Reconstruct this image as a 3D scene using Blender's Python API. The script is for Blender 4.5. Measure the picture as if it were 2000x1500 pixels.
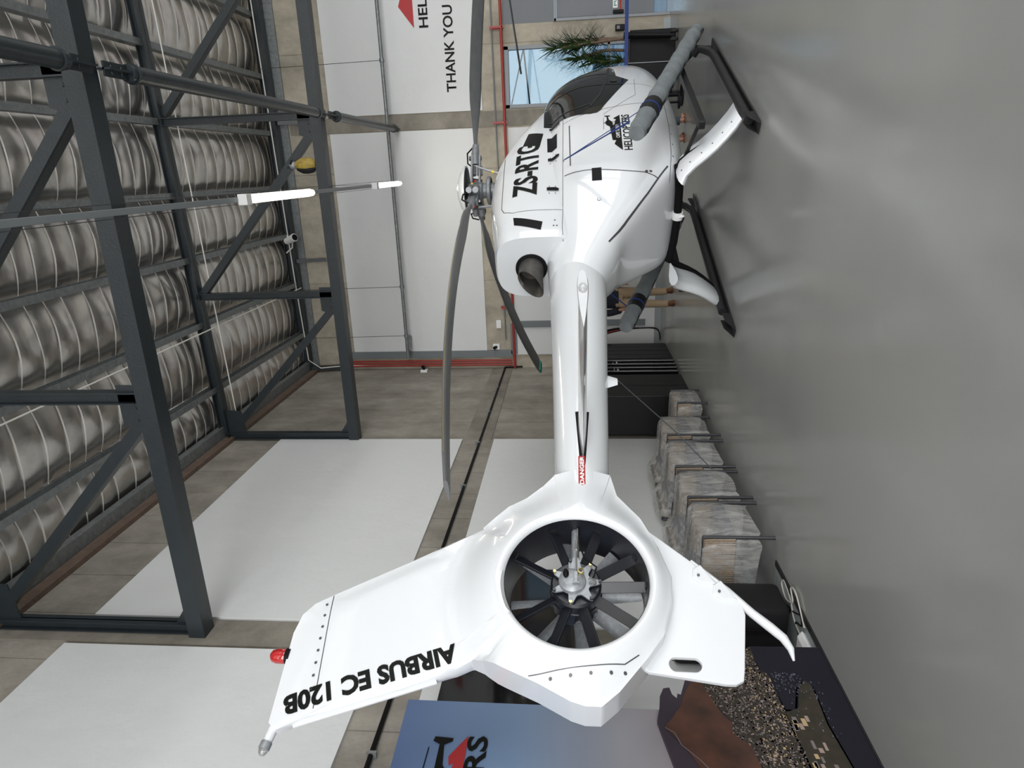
import bpy, bmesh, math, random
from mathutils import Vector, Matrix
from mathutils.bvhtree import BVHTree
from mathutils.geometry import tessellate_polygon
random.seed(7)
S = bpy.context.scene
for o in list(bpy.data.objects): bpy.data.objects.remove(o)
C = S.collection
PI = math.pi
# ---------------------------------------------------------------- camera (phone held sideways: picture right = down)
cam = bpy.data.cameras.new('camera'); co = bpy.data.objects.new('camera', cam); C.objects.link(co); S.camera = co
right = Vector((0.95, 0.3121, -0.0084)); down = Vector((-0.0371, 0.0863, -0.9956)); fwd = Vector((-0.3100, 0.9461, 0.0935))
fwd.normalize(); right = (right-fwd*right.dot(fwd)).normalized(); down = fwd.cross(right).normalized()
M = Matrix((down, right, -fwd)).transposed().to_4x4(); M.translation = Vector((0, 0, 1.7)); co.matrix_world = M
cam.sensor_width = 36; cam.lens = 36*1294.3/2000; cam.clip_start = .05; cam.clip_end = 300
# ---------------------------------------------------------------- world, lights, exposure
w = bpy.data.worlds.new('sky'); S.world = w; w.use_nodes = True
nt = w.node_tree; bg = nt.nodes['Background']
tc = nt.nodes.new('ShaderNodeTexCoord'); sx = nt.nodes.new('ShaderNodeSeparateXYZ'); rp = nt.nodes.new('ShaderNodeValToRGB')
nt.links.new(tc.outputs['Generated'], sx.inputs[0]); nt.links.new(sx.outputs['Z'], rp.inputs[0]); nt.links.new(rp.outputs[0], bg.inputs[0])
rp.color_ramp.elements[0].color = (.62, .80, .95, 1); rp.color_ramp.elements[1].color = (.25, .52, .95, 1)
bg.inputs[1].default_value = .62
S.view_settings.view_transform = 'Standard'; S.view_settings.look = 'None'; S.view_settings.exposure = 0.05
S.view_settings.gamma = 1; S.view_settings.use_curve_mapping = False
def area(name, loc, rot, sx_, sy_, power, col=(1, 1, 1)):
    l = bpy.data.lights.new(name, 'AREA'); l.shape = 'RECTANGLE'; l.size = sx_; l.size_y = sy_; l.energy = power; l.color = col
    o = bpy.data.objects.new(name, l); C.objects.link(o); o.location = loc; o.rotation_euler = rot; return o
# daylight entering by the open hangar doors behind and to the right of the viewer
area('hangar_door_daylight', (3.5, -9.0, 3.2), (math.radians(90), 0, 0), 14, 6.0, 1750, (1, .985, .96))
area('side_door_daylight', (13.5, 3, 3.0), (math.radians(90), 0, math.radians(90)), 14, 5.2, 850, (1, .985, .955))

# ---------------------------------------------------------------- materials
MT = {}
def mat(name, col=(.8, .8, .8), rough=.5, metal=0, coat=0, emit=None, est=1, noise=None, bump=None, trans=0, alpha=1, spec=.5):
    m = bpy.data.materials.new(name); m.use_nodes = True; n = m.node_tree.nodes; L = m.node_tree.links
    b = n['Principled BSDF']; b.inputs['Base Color'].default_value = (*col, 1); b.inputs['Roughness'].default_value = rough
    b.inputs['Metallic'].default_value = metal; b.inputs['Coat Weight'].default_value = coat; b.inputs['Coat Roughness'].default_value = .04
    b.inputs['Transmission Weight'].default_value = trans; b.inputs['Alpha'].default_value = alpha
    b.inputs['Specular IOR Level'].default_value = spec
    if emit: b.inputs['Emission Color'].default_value = (*emit, 1); b.inputs['Emission Strength'].default_value = est
    tc = n.new('ShaderNodeTexCoord')
    if noise:                                # (scale, amount, colour2)
        t = n.new('ShaderNodeTexNoise'); t.inputs['Scale'].default_value = noise[0]; t.inputs['Detail'].default_value = 6
        L.new(tc.outputs['Object'], t.inputs['Vector'])
        r = n.new('ShaderNodeValToRGB'); r.color_ramp.elements[0].position = .5-noise[1]; r.color_ramp.elements[1].position = .5+noise[1]
        r.color_ramp.elements[0].color = (*noise[2], 1); r.color_ramp.elements[1].color = (*col, 1)
        L.new(t.outputs['Fac'], r.inputs[0]); L.new(r.outputs[0], b.inputs['Base Color'])
        m['ramp'] = r.name
    if bump:                                 # (scale, strength)
        t = n.new('ShaderNodeTexNoise'); t.inputs['Scale'].default_value = bump[0]; t.inputs['Detail'].default_value = 4
        L.new(tc.outputs['Object'], t.inputs['Vector'])
        u = n.new('ShaderNodeBump'); u.inputs['Strength'].default_value = bump[1]; u.inputs['Distance'].default_value = .02
        L.new(t.outputs['Fac'], u.inputs['Height']); L.new(u.outputs[0], b.inputs['Normal'])
    MT[name] = m; return m
mat('heli_white', (.755, .775, .80), .28, coat=.7)
mat('white_paint', (.8, .8, .8), .5)
mat('black', (.007, .007, .008), .45, spec=.12); mat('black_satin', (.022, .022, .024), .5, noise=(30, .3, (.012, .012, .013)), spec=.35)
mat('duct_black', (.012, .013, .018), .3); mat('gloss_black', (.006, .006, .007), .06)
mat('tinted_glass', (.006, .007, .006), .06, spec=.22)
mat('ink', (.006, .007, .006), .5, spec=.15); mat('ink_red', (.42, .02, .025), .5); mat('ink_white', (.85, .85, .85), .5)
mat('blade_grey', (.17, .175, .18), .45, noise=(12, .3, (.13, .135, .14))); mat('blade_dark', (.09, .095, .1), .5)
mat('leading_gold', (.45, .33, .12), .35, .4)
mat('hub_grey', (.22, .235, .25), .4, .2, noise=(25, .25, (.15, .16, .17))); mat('metal', (.6, .6, .6), .3, .9); mat('dark_metal', (.06, .06, .065), .4, .5)
mat('castalu', (.36, .38, .40), .45, .4, noise=(40, .2, (.27, .28, .30))); mat('brass', (.6, .5, .25), .35, .8)
mat('exhaust', (.11, .10, .09), .5, .6, noise=(14, .25, (.06, .058, .055)))
mat('steel_paint', (.022, .029, .034), .36, noise=(9, .3, (.017, .023, .027)), bump=(60, .12))
mat('galv', (.27, .29, .29), .45, .5, noise=(18, .25, (.17, .185, .19)), bump=(25, .1))
mat('conduit_grey', (.22, .24, .25), .45, .3); mat('white_conduit', (.7, .69, .64), .5)
mat('trunking', (.16, .18, .19), .5); mat('pipe_red', (.33, .028, .022), .4); mat('green_tape', (.02, .22, .16), .6)
mat('red_beacon', (.45, .01, .012), .12, coat=1); mat('yellow', (.75, .55, .03), .5); mat('owl_yellow', (.5, .36, .05), .6, noise=(20, .2, (.25, .17, .05))); mat('red', (.6, .02, .02), .5)
mat('clear', (.9, .9, .9), .05, trans=.9); mat('lamp', (1, 1, .95), .5, emit=(1, .95, .78), est=9); mat('lamp_cap', (.7, .7, .7), .5)
mat('fabric_grey', (.21, .235, .245), .85, noise=(7, .3, (.13, .145, .155)), bump=(14, .5)); mat('blue_strap', (.012, .035, .17), .7)
mat('plastic_black', (.011, .011, .012), .45, spec=.3); mat('rubber', (.02, .02, .02), .8, bump=(30, .4)); mat('orange', (.7, .1, .02), .5)
mat('rope', (.42, .33, .24), .85, noise=(60, .2, (.28, .21, .15))); mat('cushion', (.10, .11, .135), .9, bump=(80, .3))
mat('skirting', (.30, .33, .34), .5); mat('brown_steel', (.17, .115, .085), .7, noise=(9, .3, (.10, .07, .055)), bump=(30, .4))
mat('door_grey', (.145, .155, .17), .5); mat('door_frame', (.17, .18, .19), .45, .4)
mat('khaki', (.42, .31, .20), .9, bump=(20, .3)); mat('navy', (.015, .017, .03), .9, bump=(16, .3)); mat('skin', (.45, .24, .17), .55)
mat('brown_leather', (.16, .07, .035), .6); mat('hair', (.03, .02, .015), .7); mat('denim', (.06, .07, .09), .9)
mat('foliage', (.035, .075, .015), .5, noise=(8, .3, (.015, .035, .008))); mat('trunk_brown', (.20, .13, .09), .8, noise=(20, .3, (.11, .07, .05)))
mat('cardboard', (.2, .13, .1), .8); mat('cord_white', (.5, .48, .43), .5); mat('bolt', (.12, .12, .13), .4, .6)
mat('terrace', (.5, .5, .5), .8); mat('facade', (.24, .34, .43), .6); mat('facade_win', (.6, .7, .78), .2)
mat('p_sea', (.013, .013, .021), .55, noise=(3, .3, (.009, .009, .016)), spec=.3); mat('p_foam', (.25, .26, .34), .5, noise=(60, .1, (.02, .02, .035)))
mat('p_rock', (.125, .052, .032), .5, noise=(7, .22, (.045, .022, .017))); mat('p_hill', (.055, .04, .055), .5, noise=(5, .3, (.035, .026, .04)))
mat('p_coast', (.20, .075, .05), .5); mat('p_grass', (.05, .04, .025), .5, noise=(20, .3, (.02, .018, .013)))
mat('p_house1', (.36, .27, .23), .5); mat('p_house2', (.2, .17, .17), .5); mat('p_house3', (.5, .36, .2), .5); mat('p_house4', (.06, .045, .045), .5)
mat('p_mist', (.20, .13, .15), .5, noise=(6, .3, (.12, .09, .12)))
# glossy epoxy floor
fm = mat('epoxy_floor', (.36, .365, .35), .17, noise=(.8, .35, (.31, .318, .31)), bump=(5, .035), spec=.5)
def floor_marks(m):
    n = m.node_tree.nodes; L = m.node_tree.links; b = n['Principled BSDF']; tc = n.new('ShaderNodeTexCoord')
    t = n.new('ShaderNodeTexNoise'); t.inputs['Scale'].default_value = 2.2; t.inputs['Detail'].default_value = 8
    L.new(tc.outputs['Object'], t.inputs['Vector']); r = n.new('ShaderNodeMapRange'); r.inputs[3].default_value = .10; r.inputs[4].default_value = .26
    L.new(t.outputs['Fac'], r.inputs[0]); L.new(r.outputs[0], b.inputs['Roughness'])
floor_marks(fm)
# bare concrete with shutter-board joints and stains
def concrete(name, a, b_, axis, per, joint=.5):
    m = mat(name, a, .85, noise=(1.6, .28, b_), bump=(14, .35)); n = m.node_tree.nodes; L = m.node_tree.links; b = n['Principled BSDF']
    tc = n.new('ShaderNodeTexCoord'); mp = n.new('ShaderNodeMapping'); L.new(tc.outputs['Object'], mp.inputs[0])
    mp.inputs['Scale'].default_value = (.6, .6, .4) if axis != 'Z' else (.5, .5, .6)
    t = n.new('ShaderNodeTexNoise'); t.inputs['Scale'].default_value = 3.2; t.inputs['Detail'].default_value = 12; t.inputs['Roughness'].default_value = .68; L.new(mp.outputs[0], t.inputs['Vector'])
    s = n.new('ShaderNodeSeparateXYZ'); L.new(tc.outputs['Object'], s.inputs[0])
    d = n.new('ShaderNodeMath'); d.operation = 'DIVIDE'; L.new(s.outputs[axis], d.inputs[0]); d.inputs[1].default_value = per
    f = n.new('ShaderNodeMath'); f.operation = 'FRACT'; L.new(d.outputs[0], f.inputs[0])
    c = n.new('ShaderNodeMath'); c.operation = 'LESS_THAN'; L.new(f.outputs[0], c.inputs[0]); c.inputs[1].default_value = .02/per*.6
    mr = n.new('ShaderNodeMapRange'); mr.inputs[1].default_value = .3; mr.inputs[2].default_value = .72; mr.inputs[3].default_value = .58; mr.inputs[4].default_value = 1.18
    L.new(t.outputs['Fac'], mr.inputs[0])
    k = n.new('ShaderNodeMath'); k.operation = 'MULTIPLY_ADD'; L.new(c.outputs[0], k.inputs[0]); k.inputs[1].default_value = -joint*.7; L.new(mr.outputs[0], k.inputs[2])
    mx = n.new('ShaderNodeMix'); mx.data_type = 'RGBA'; mx.blend_type = 'MULTIPLY'; mx.inputs[0].default_value = 1
    L.new(n[m['ramp']].outputs[0], mx.inputs[6]); L.new(k.outputs[0], mx.inputs[7]); L.new(mx.outputs[2], b.inputs['Base Color'])
    return m
concrete('conc_left', (.36, .335, .29), (.27, .245, .21), 'Y', .62); concrete('conc_back', (.50, .45, .37), (.38, .34, .27), 'X', 2.1)
concrete('conc_dark', (.31, .285, .24), (.20, .18, .15), 'Z', 4.0, .1)
mat('panel_white', (.71, .72, .72), .7, noise=(2.2, .4, (.67, .68, .685)), bump=(3.5, .5))
# crinkled reflective roof insulation
mat('foil_seam', (.85, .82, .77), .4, .2)
fo = mat('foil', (.76, .735, .70), .27, .93, noise=(3.5, .25, (.50, .475, .45)), bump=(3.0, .35))
# gradient print of the sky on the wall mural
pm = mat('p_sky', (.3, .4, .6), .45)
def grad(m):
    n = m.node_tree.nodes; L = m.node_tree.links; tc = n.new('ShaderNodeTexCoord'); s = n.new('ShaderNodeSeparateXYZ'); L.new(tc.outputs['Object'], s.inputs[0])
    mr = n.new('ShaderNodeMapRange'); mr.inputs[1].default_value = .87; mr.inputs[2].default_value = 2.8; L.new(s.outputs['Z'], mr.inputs[0])
    r = n.new('ShaderNodeValToRGB'); e = r.color_ramp.elements; e[0].position = 0; e[0].color = (.34, .27, .28, 1); e[1].position = 1; e[1].color = (.10, .17, .34, 1)
    x = e.new(.3); x.color = (.36, .36, .40, 1); x = e.new(.62); x.color = (.21, .31, .48, 1)
    L.new(mr.outputs[0], r.inputs[0]); L.new(r.outputs[0], n['Principled BSDF'].inputs['Base Color'])
grad(pm)
# thin cloudy plastic sheet
def plastic():
    m = bpy.data.materials.new('plastic_film'); m.use_nodes = True; n = m.node_tree.nodes; L = m.node_tree.links; n.clear()
    o = n.new('ShaderNodeOutputMaterial'); tr = n.new('ShaderNodeBsdfTransparent'); p = n.new('ShaderNodeBsdfPrincipled')
    p.inputs['Base Color'].default_value = (.62, .61, .59, 1); p.inputs['Roughness'].default_value = .22
    tc = n.new('ShaderNodeTexCoord'); mp = n.new('ShaderNodeMapping'); mp.inputs['Scale'].default_value = (5, 5, 1.6); L.new(tc.outputs['Object'], mp.inputs[0])
    t = n.new('ShaderNodeTexNoise'); t.inputs['Scale'].default_value = 2.2; t.inputs['Detail'].default_value = 5; t.inputs['Distortion'].default_value = 1.6
    L.new(mp.outputs[0], t.inputs['Vector'])
    mr = n.new('ShaderNodeMapRange'); mr.inputs[1].default_value = .35; mr.inputs[2].default_value = .7; mr.inputs[3].default_value = .24; mr.inputs[4].default_value = .60
    L.new(t.outputs['Fac'], mr.inputs[0]); bu = n.new('ShaderNodeBump'); bu.inputs['Strength'].default_value = .5; bu.inputs['Distance'].default_value = .03
    L.new(t.outputs['Fac'], bu.inputs['Height']); L.new(bu.outputs[0], p.inputs['Normal'])
    mx = n.new('ShaderNodeMixShader'); L.new(mr.outputs[0], mx.inputs[0]); L.new(tr.outputs[0], mx.inputs[1]); L.new(p.outputs[0], mx.inputs[2]); L.new(mx.outputs[0], o.inputs[0])
    MT['film'] = m
plastic()
def window_glass():
    m = bpy.data.materials.new('window_glass'); m.use_nodes = True; n = m.node_tree.nodes; L = m.node_tree.links; n.clear()
    o = n.new('ShaderNodeOutputMaterial'); tr = n.new('ShaderNodeBsdfTransparent'); tr.inputs[0].default_value = (.88, .95, .97, 1)
    g = n.new('ShaderNodeBsdfGlossy'); g.inputs['Roughness'].default_value = .03; mx = n.new('ShaderNodeMixShader'); mx.inputs[0].default_value = .02
    L.new(tr.outputs[0], mx.inputs[1]); L.new(g.outputs[0], mx.inputs[2]); L.new(mx.outputs[0], o.inputs[0]); MT['win_glass'] = m
window_glass()

# ---------------------------------------------------------------- mesh helpers
class MB:
    def __init__(s, off=(0, 0, 0)): s.v = []; s.f = []; s.mi = []; s.cur = 0; s.off = Vector(off)
    def add(s, vs, fs):
        b = len(s.v); s.v += [Vector(x) for x in vs]; s.f += [[b+i for i in f] for f in fs]; s.mi += [s.cur]*len(fs); return s
    def box(s, a, b):
        x0, y0, z0 = a; x1, y1, z1 = b
        x0, x1 = min(x0, x1), max(x0, x1); y0, y1 = min(y0, y1), max(y0, y1); z0, z1 = min(z0, z1), max(z0, z1)
        return s.add([(x0, y0, z0), (x1, y0, z0), (x1, y1, z0), (x0, y1, z0), (x0, y0, z1), (x1, y0, z1), (x1, y1, z1), (x0, y1, z1)],
                     [(0, 3, 2, 1), (4, 5, 6, 7), (0, 1, 5, 4), (1, 2, 6, 5), (2, 3, 7, 6), (3, 0, 4, 7)])
    def bar(s, p, q, w_, h, up=(0, 0, 1)):
        p = Vector(p); q = Vector(q); d = (q-p).normalized(); up = Vector(up)
        if abs(d.dot(up)) > .98: up = Vector((0, 1, 0))
        x = d.cross(up).normalized(); y = x.cross(d).normalized(); vs = []
        for c in (p, q):
            for a, b in ((-1, -1), (1, -1), (1, 1), (-1, 1)): vs.append(c+x*a*w_/2+y*b*h/2)
        return s.add(vs, [(0, 1, 2, 3), (7, 6, 5, 4), (0, 4, 5, 1), (1, 5, 6, 2), (2, 6, 7, 3), (3, 7, 4, 0)])
    def ibeam(s, p, q, w_, h, t=.012, up=(0, 0, 1)):
        p = Vector(p); q = Vector(q); d = (q-p).normalized(); u = Vector(up); x = d.cross(u).normalized(); y = x.cross(d)
        s.bar(p+y*(h/2-t/2), q+y*(h/2-t/2), w_, t, up); s.bar(p-y*(h/2-t/2), q-y*(h/2-t/2), w_, t, up); s.bar(p, q, t, h, up); return s
    def angle(s, p, q, a, t=.01, up=(0, 0, 1), flip=1):
        p = Vector(p); q = Vector(q); d = (q-p).normalized(); u = Vector(up); x = d.cross(u).normalized()*flip; y = d.cross(x).normalized()
        if y.dot(u) < 0: y = -y
        s.bar(p, q, a, t, y); s.bar(p+x*(a/2-t/2)+y*a/2, q+x*(a/2-t/2)+y*a/2, t, a, y); return s
    def tube(s, pts, r, n=10, cap=True, ell=1.0):
        pts = [Vector(p) for p in pts]; R = r if isinstance(r, (list, tuple)) else [r]*len(pts); prev = None; rings = []
        for i, p in enumerate(pts):
            d = (pts[min(i+1, len(pts)-1)]-pts[max(i-1, 0)]).normalized()
            u = prev if prev is not None else (Vector((0, 0, 1)) if abs(d.z) < .9 else Vector((1, 0, 0)))
            u = (u-d*u.dot(d)).normalized(); prev = u; v = d.cross(u)
            rings.append([p+u*math.cos(2*PI*k/n)*R[i]*ell+v*math.sin(2*PI*k/n)*R[i] for k in range(n)])
        return s.rings(rings, cap)
    def rings(s, rings, cap=True, closed=True):
        n = len(rings[0]); vs = [p for r in rings for p in r]; fs = []
        for i in range(len(rings)-1):
            for k in range(n if closed else n-1):
                a = i*n+k; b = i*n+(k+1) % n; fs.append((a, b, b+n, a+n))
        if cap: fs.append(tuple(range(n-1, -1, -1))); fs.append(tuple(range((len(rings)-1)*n, len(rings)*n)))
        return s.add(vs, fs)
    def lathe(s, prof, o=(0, 0, 0), ax=(0, 0, 1), n=24):
        o = Vector(o); ax = Vector(ax).normalized(); u = Vector((1, 0, 0)) if abs(ax.x) < .9 else Vector((0, 1, 0)); u = (u-ax*u.dot(ax)).normalized(); v = ax.cross(u)
        return s.rings([[o+ax*h+(u*math.cos(2*PI*k/n)+v*math.sin(2*PI*k/n))*max(r, 1e-4) for k in range(n)] for r, h in prof], False)
    def ball(s, c, r, n=12, sc=(1, 1, 1)):
        c = Vector(c); return s.rings([[c+Vector((math.cos(2*PI*k/n)*math.sin(a)*sc[0], math.sin(2*PI*k/n)*math.sin(a)*sc[1], math.cos(a)*sc[2]))*r for k in range(n)] for a in [PI*j/8+.0001 for j in range(9)]], False)
    def prism(s, poly, f0, f1, holes=()):
        """poly in 2D; f0/f1 map (a,b) to the two faces"""
        loops = [poly]+list(holes); tri = tessellate_polygon([[Vector((a, b, 0)) for a, b in l] for l in loops]); flat = [p for l in loops for p in l]; n = len(flat)
        vs = [f0(*p) for p in flat]+[f1(*p) for p in flat]; fs = [t for t in tri]+[tuple(i+n for i in reversed(t)) for t in tri]; b = 0
        for l in loops:
            for i in range(len(l)): j = (i+1) % len(l); fs.append((b+i, b+j, b+j+n, b+i+n))
            b += len(l)
        return s.add(vs, fs)
    def build(s, name, m, parent=None, smooth=None, bevel=0):
        me = bpy.data.meshes.new(name); me.from_pydata([tuple(v-s.off) for v in s.v], [], s.f)
        for x in (m if isinstance(m, (list, tuple)) else [m]): me.materials.append(MT[x])
        if s.mi: me.polygons.foreach_set('material_index', s.mi)
        bm = bmesh.new(); bm.from_mesh(me); bmesh.ops.remove_doubles(bm, verts=bm.verts, dist=1e-5); bmesh.ops.recalc_face_normals(bm, faces=bm.faces)
        if bevel:
            es = [e for e in bm.edges if len(e.link_faces) == 2 and e.calc_face_angle(0) > .6]
            bmesh.ops.bevel(bm, geom=es, offset=bevel, segments=2, affect='EDGES', profile=.6)
        if smooth is not None:
            for f in bm.faces: f.smooth = True
            for e in bm.edges:
                if len(e.link_faces) == 2 and e.calc_face_angle(0) > smooth: e.smooth = False
        bm.to_mesh(me); bm.free(); me.update()
        o = bpy.data.objects.new(name, me); C.objects.link(o); o.parent = parent; return o
def props(o, label=None, cat=None, group=None, kind=None):
    if label: o['label'] = label
    if cat: o['category'] = cat
    if group: o['group'] = group
    if kind: o['kind'] = kind
    return o
def thing(name, label, cat, loc=(0, 0, 0), rz=0, group=None):
    o = bpy.data.objects.new(name, None); C.objects.link(o); o.location = loc; o.rotation_euler = (0, 0, rz); o.empty_display_size = .1
    return props(o, label, cat, group)
def struct(o): o['kind'] = 'structure'; return o
def copy_tree(o, parent=None):
    c = o.copy(); C.objects.link(c); c.parent = parent
    for ch in list(o.children): copy_tree(ch, c)
    return c
def txt(s_, bold=0.0, font_scale_x=1.0):
    cu = bpy.data.curves.new('t', 'FONT'); cu.body = s_; cu.offset = bold; cu.resolution_u = 3; cu.size = 1
    o = bpy.data.objects.new('t', cu); C.objects.link(o); bpy.context.view_layer.update()
    me = o.to_mesh(); v = [(p.co.x, p.co.y) for p in me.vertices]; f = [tuple(p.vertices) for p in me.polygons]; o.to_mesh_clear()
    bpy.data.objects.remove(o); bpy.data.curves.remove(cu)
    x0 = min(a for a, b in v); x1 = max(a for a, b in v); y0 = min(b for a, b in v); y1 = max(b for a, b in v)
    return [((a-x0)/(x1-x0), (b-y0)/(y1-y0)) for a, b in v], f      # normalised to the unit square
def poly2(p):
    return list(p), [tuple(t) for t in tessellate_polygon([[Vector((a, b, 0)) for a, b in p]])]
def place(g, x0, y0, w_, h): return [(x0+a*w_, y0+b*h) for a, b in g[0]], g[1]
def decal(name, gs, fn, m, parent=None, cell=.05, off=(0, 0, 0)):
    """flat shapes cut on a grid and laid on a surface by fn(u,v)"""
    bm = bmesh.new()
    for g in gs:
        vs = [bm.verts.new((a, b, 0)) for a, b in g[0]]
        for f in g[1]:
            try: bm.faces.new([vs[i] for i in f])
            except ValueError: pass
    if cell:
        for ax in (0, 1):
            lo = min(v.co[ax] for v in bm.verts); hi = max(v.co[ax] for v in bm.verts); k = math.ceil(lo/cell)*cell
            while k < hi:
                c = [0, 0, 0]; c[ax] = k; nn = [0, 0, 0]; nn[ax] = 1
                bmesh.ops.bisect_plane(bm, geom=bm.verts[:]+bm.edges[:]+bm.faces[:], plane_co=c, plane_no=nn, dist=1e-6); k += cell
    bad = []
    for v in bm.verts:
        p = fn(v.co.x, v.co.y)
        if p is None: bad.append(v)
        else: v.co = Vector(p)-Vector(off)
    bmesh.ops.delete(bm, geom=bad, context='VERTS')
    me = bpy.data.meshes.new(name); bm.to_mesh(me); bm.free(); me.materials.append(MT[m])
    for p in me.polygons: p.use_smooth = True
    o = bpy.data.objects.new(name, me); C.objects.link(o); o.parent = parent; return o
def strip(pts, w_):
    """polyline as a thin band of quads in 2D"""
    out = []; P = [Vector(p) for p in pts]
    for a, b in zip(P, P[1:]):
        n = max(1, int((b-a).length/.04)); d = (b-a).normalized(); q = Vector((-d.y, d.x))*w_/2
        for i in range(n):
            c = a.lerp(b, i/n); e = a.lerp(b, (i+1)/n); out.append(([tuple(c-q), tuple(e-q), tuple(e+q), tuple(c+q)], [(0, 1, 2, 3)]))
    return out
def disc(x, y, r, n=10): return ([(x+r*math.cos(2*PI*k/n), y+r*math.sin(2*PI*k/n)) for k in range(n)], [tuple(range(n))])
def catmull(tab, x):
    """smooth interpolation of rows (x, a, b, ...)"""
    i = max(j for j in range(len(tab)-1) if tab[j][0] <= x or j == 0); p1 = tab[i]; p2 = tab[i+1]; p0 = tab[max(i-1, 0)]; p3 = tab[min(i+2, len(tab)-1)]
    h = p2[0]-p1[0]; t = min(1, max(0, (x-p1[0])/h)); out = []
    for k in range(1, len(p1)):
        m1 = (p2[k]-p0[k])/(p2[0]-p0[0])*h; m2 = (p3[k]-p1[k])/(p3[0]-p1[0])*h
        out.append((2*t**3-3*t**2+1)*p1[k]+(t**3-2*t**2+t)*m1+(-2*t**3+3*t**2)*p2[k]+(t**3-t**2)*m2)
    return out
def smoothstep(t): t = min(1, max(0, t)); return t*t*(3-2*t)

# ================================================================ THE ROOM
XL = -3.9; YB = 13.0; XR = 14.0; Y0 = -9.5
def sbox(name, a, b, m, bevel=0): return struct(MB().box(a, b).build(name, m, bevel=bevel))
sbox('floor', (XL-.2, Y0, -.2), (XR, YB+.2, 0), 'epoxy_floor')
sbox('wall_left', (XL-.2, Y0, 0), (XL, YB, 7.5), 'conc_left')
# back wall with window and door openings, built of blocks round them
bw = MB(); y0, y1 = YB, YB+.25
for a, b in (((XL-.2, 2.9), (XR, 7.02)), ((XL-.2, 0), (1.03, 2.9)), ((1.03, 0), (2.05, .45)), ((2.05, 0), (2.40, 2.9)), ((5.6, 0), (XR, 2.9)), ((XL-.2, 7.02), (XR, 7.6))):
    bw.box((a[0], y0, a[1]), (b[0], y1, b[1]))
struct(bw.build('wall_back', 'conc_back'))
sbox('wall_right', (XR, Y0, 5.9), (XR+.2, YB, 7.8), 'conc_left'); sbox('wall_right', (XR, 10.2, 0), (XR+.2, YB, 5.9), 'conc_left')
sbox('wall_front', (XL-.2, Y0-.2, 6.3), (XR, Y0, 7.8), 'conc_left')
# plastered infill panels (each a raised sheet), named as trim of the walls
def lpanel(y0, y1, z0, z1, name='trim_panel'): return struct(MB().box((XL, y0, z0), (XL+.03, y1, z1)).build(name, 'panel_white'))
n_ = 0
for (a, b) in ((4.92, 9.16), (.4, 4.52), (-4.1, .05)):
    for (c, d) in ((3.39, 6.24), (.45, 2.91)):
        n_ += 1; lpanel(a, b, c, d, 'trim_%d' % n_)
def bpanel(x0, x1, z0, z1):
    global n_; n_ += 1; return struct(MB().box((x0, YB-.03, z0), (x1, YB, z1)).build('trim_%d' % n_, 'panel_white'))
bpanel(-3.62, .72, 3.46, 6.24); bpanel(1.02, 5.2, 3.33, 6.2); bpanel(-3.62, .70, .12, 2.87)
bpanel(5.7, 9.5, 3.33, 6.2)
# bare concrete bands of the frame standing a little proud
def band(name, a, b, m='conc_dark'): return struct(MB().box(a, b).build(name, m))
band('trim_20', (XL, 4.56, 0), (XL+.022, 4.88, 7.1)); band('trim_21', (.735, YB-.02, 0), (1.0, YB, 7.0)); band('trim_22', (XL, 9.19, 2.95), (XL+.012, 12.9, 3.36))
sbox('baseboard_back', (XL, YB-.045, 0), (2.35, YB-.03, .12), 'skirting'); sbox('baseboard_left', (XL+.031, 5.1, 0), (XL+.045, 12.9, .1), 'skirting')
# floor channel along the left wall
sbox('trim_30', (-3.30, 1.0, 0), (-3.25, 5.05, .012), 'black_satin'); sbox('trim_31', (XL, 1.0, 0), (-3.31, 5.05, .006), 'skirting')
# window 1: frame, glass
t = struct(bpy.data.objects.new('window_1', None)); C.objects.link(t)
fr = MB()
for a, b in (((1.03, .45), (1.09, 2.9)), ((1.99, .45), (2.05, 2.9)), ((1.03, 2.82), (2.05, 2.9)), ((1.03, .45), (2.05, .53)), ((1.03, 1.02), (2.05, 1.07))):
    fr.box((a[0], YB-.01, a[1]), (b[0], YB+.08, b[1]))
fr.build('window_frame', 'door_frame', t, bevel=.004); MB().box((1.09, YB+.03, .53), (1.99, YB+.038, 2.82)).build('window_pane', 'win_glass', t)
# door bay: grey panels, door with frame and push bar
t = struct(bpy.data.objects.new('door_1', None)); C.objects.link(t)
MB().box((2.40, YB+.02, 2.0), (5.6, YB+.06, 2.93)).build('door_transom', 'door_grey', t, bevel=.004)
fr = MB(); fr.box((2.40, YB-.02, 0), (2.45, YB+.08, 2.0)); fr.box((2.40, YB-.02, 1.96), (3.45, YB+.08, 2.01)); fr.box((3.41, YB-.02, 0), (3.46, YB+.08, 2.0)); fr.build('door_frame', 'door_frame', t, bevel=.004)
MB().box((2.46, YB+.02, .28), (3.40, YB+.05, 1.95)).build('door_leaf', 'door_grey', t, bevel=.003)
MB().box((2.46, YB+.02, .07), (3.40, YB+.03, .27)).build('door_glass', 'win_glass', t)
pb = MB(); pb.tube([(2.52, YB-.03, .86), (3.36, YB-.03, .86)], .012); pb.build('push_bar', 'red', t, .6)
MB().box((2.47, YB-.05, .80), (2.52, YB+.02, .98)).build('latch', 'black', t, bevel=.004)
MB().box((2.56, YB+.012, .9), (2.92, YB+.02, .98)).build('door_sign', 'ink_white', t)
decal('sign_lettering', [place(txt('PUSH', .01), 2.59, .915, .28, .05)], lambda u, v: (u, YB+.009, v), 'green_tape', t, 0)
MB().box((3.46, YB+.02, 0), (5.6, YB+.06, 2.0)).build('side_panel', 'door_grey', t)
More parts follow.
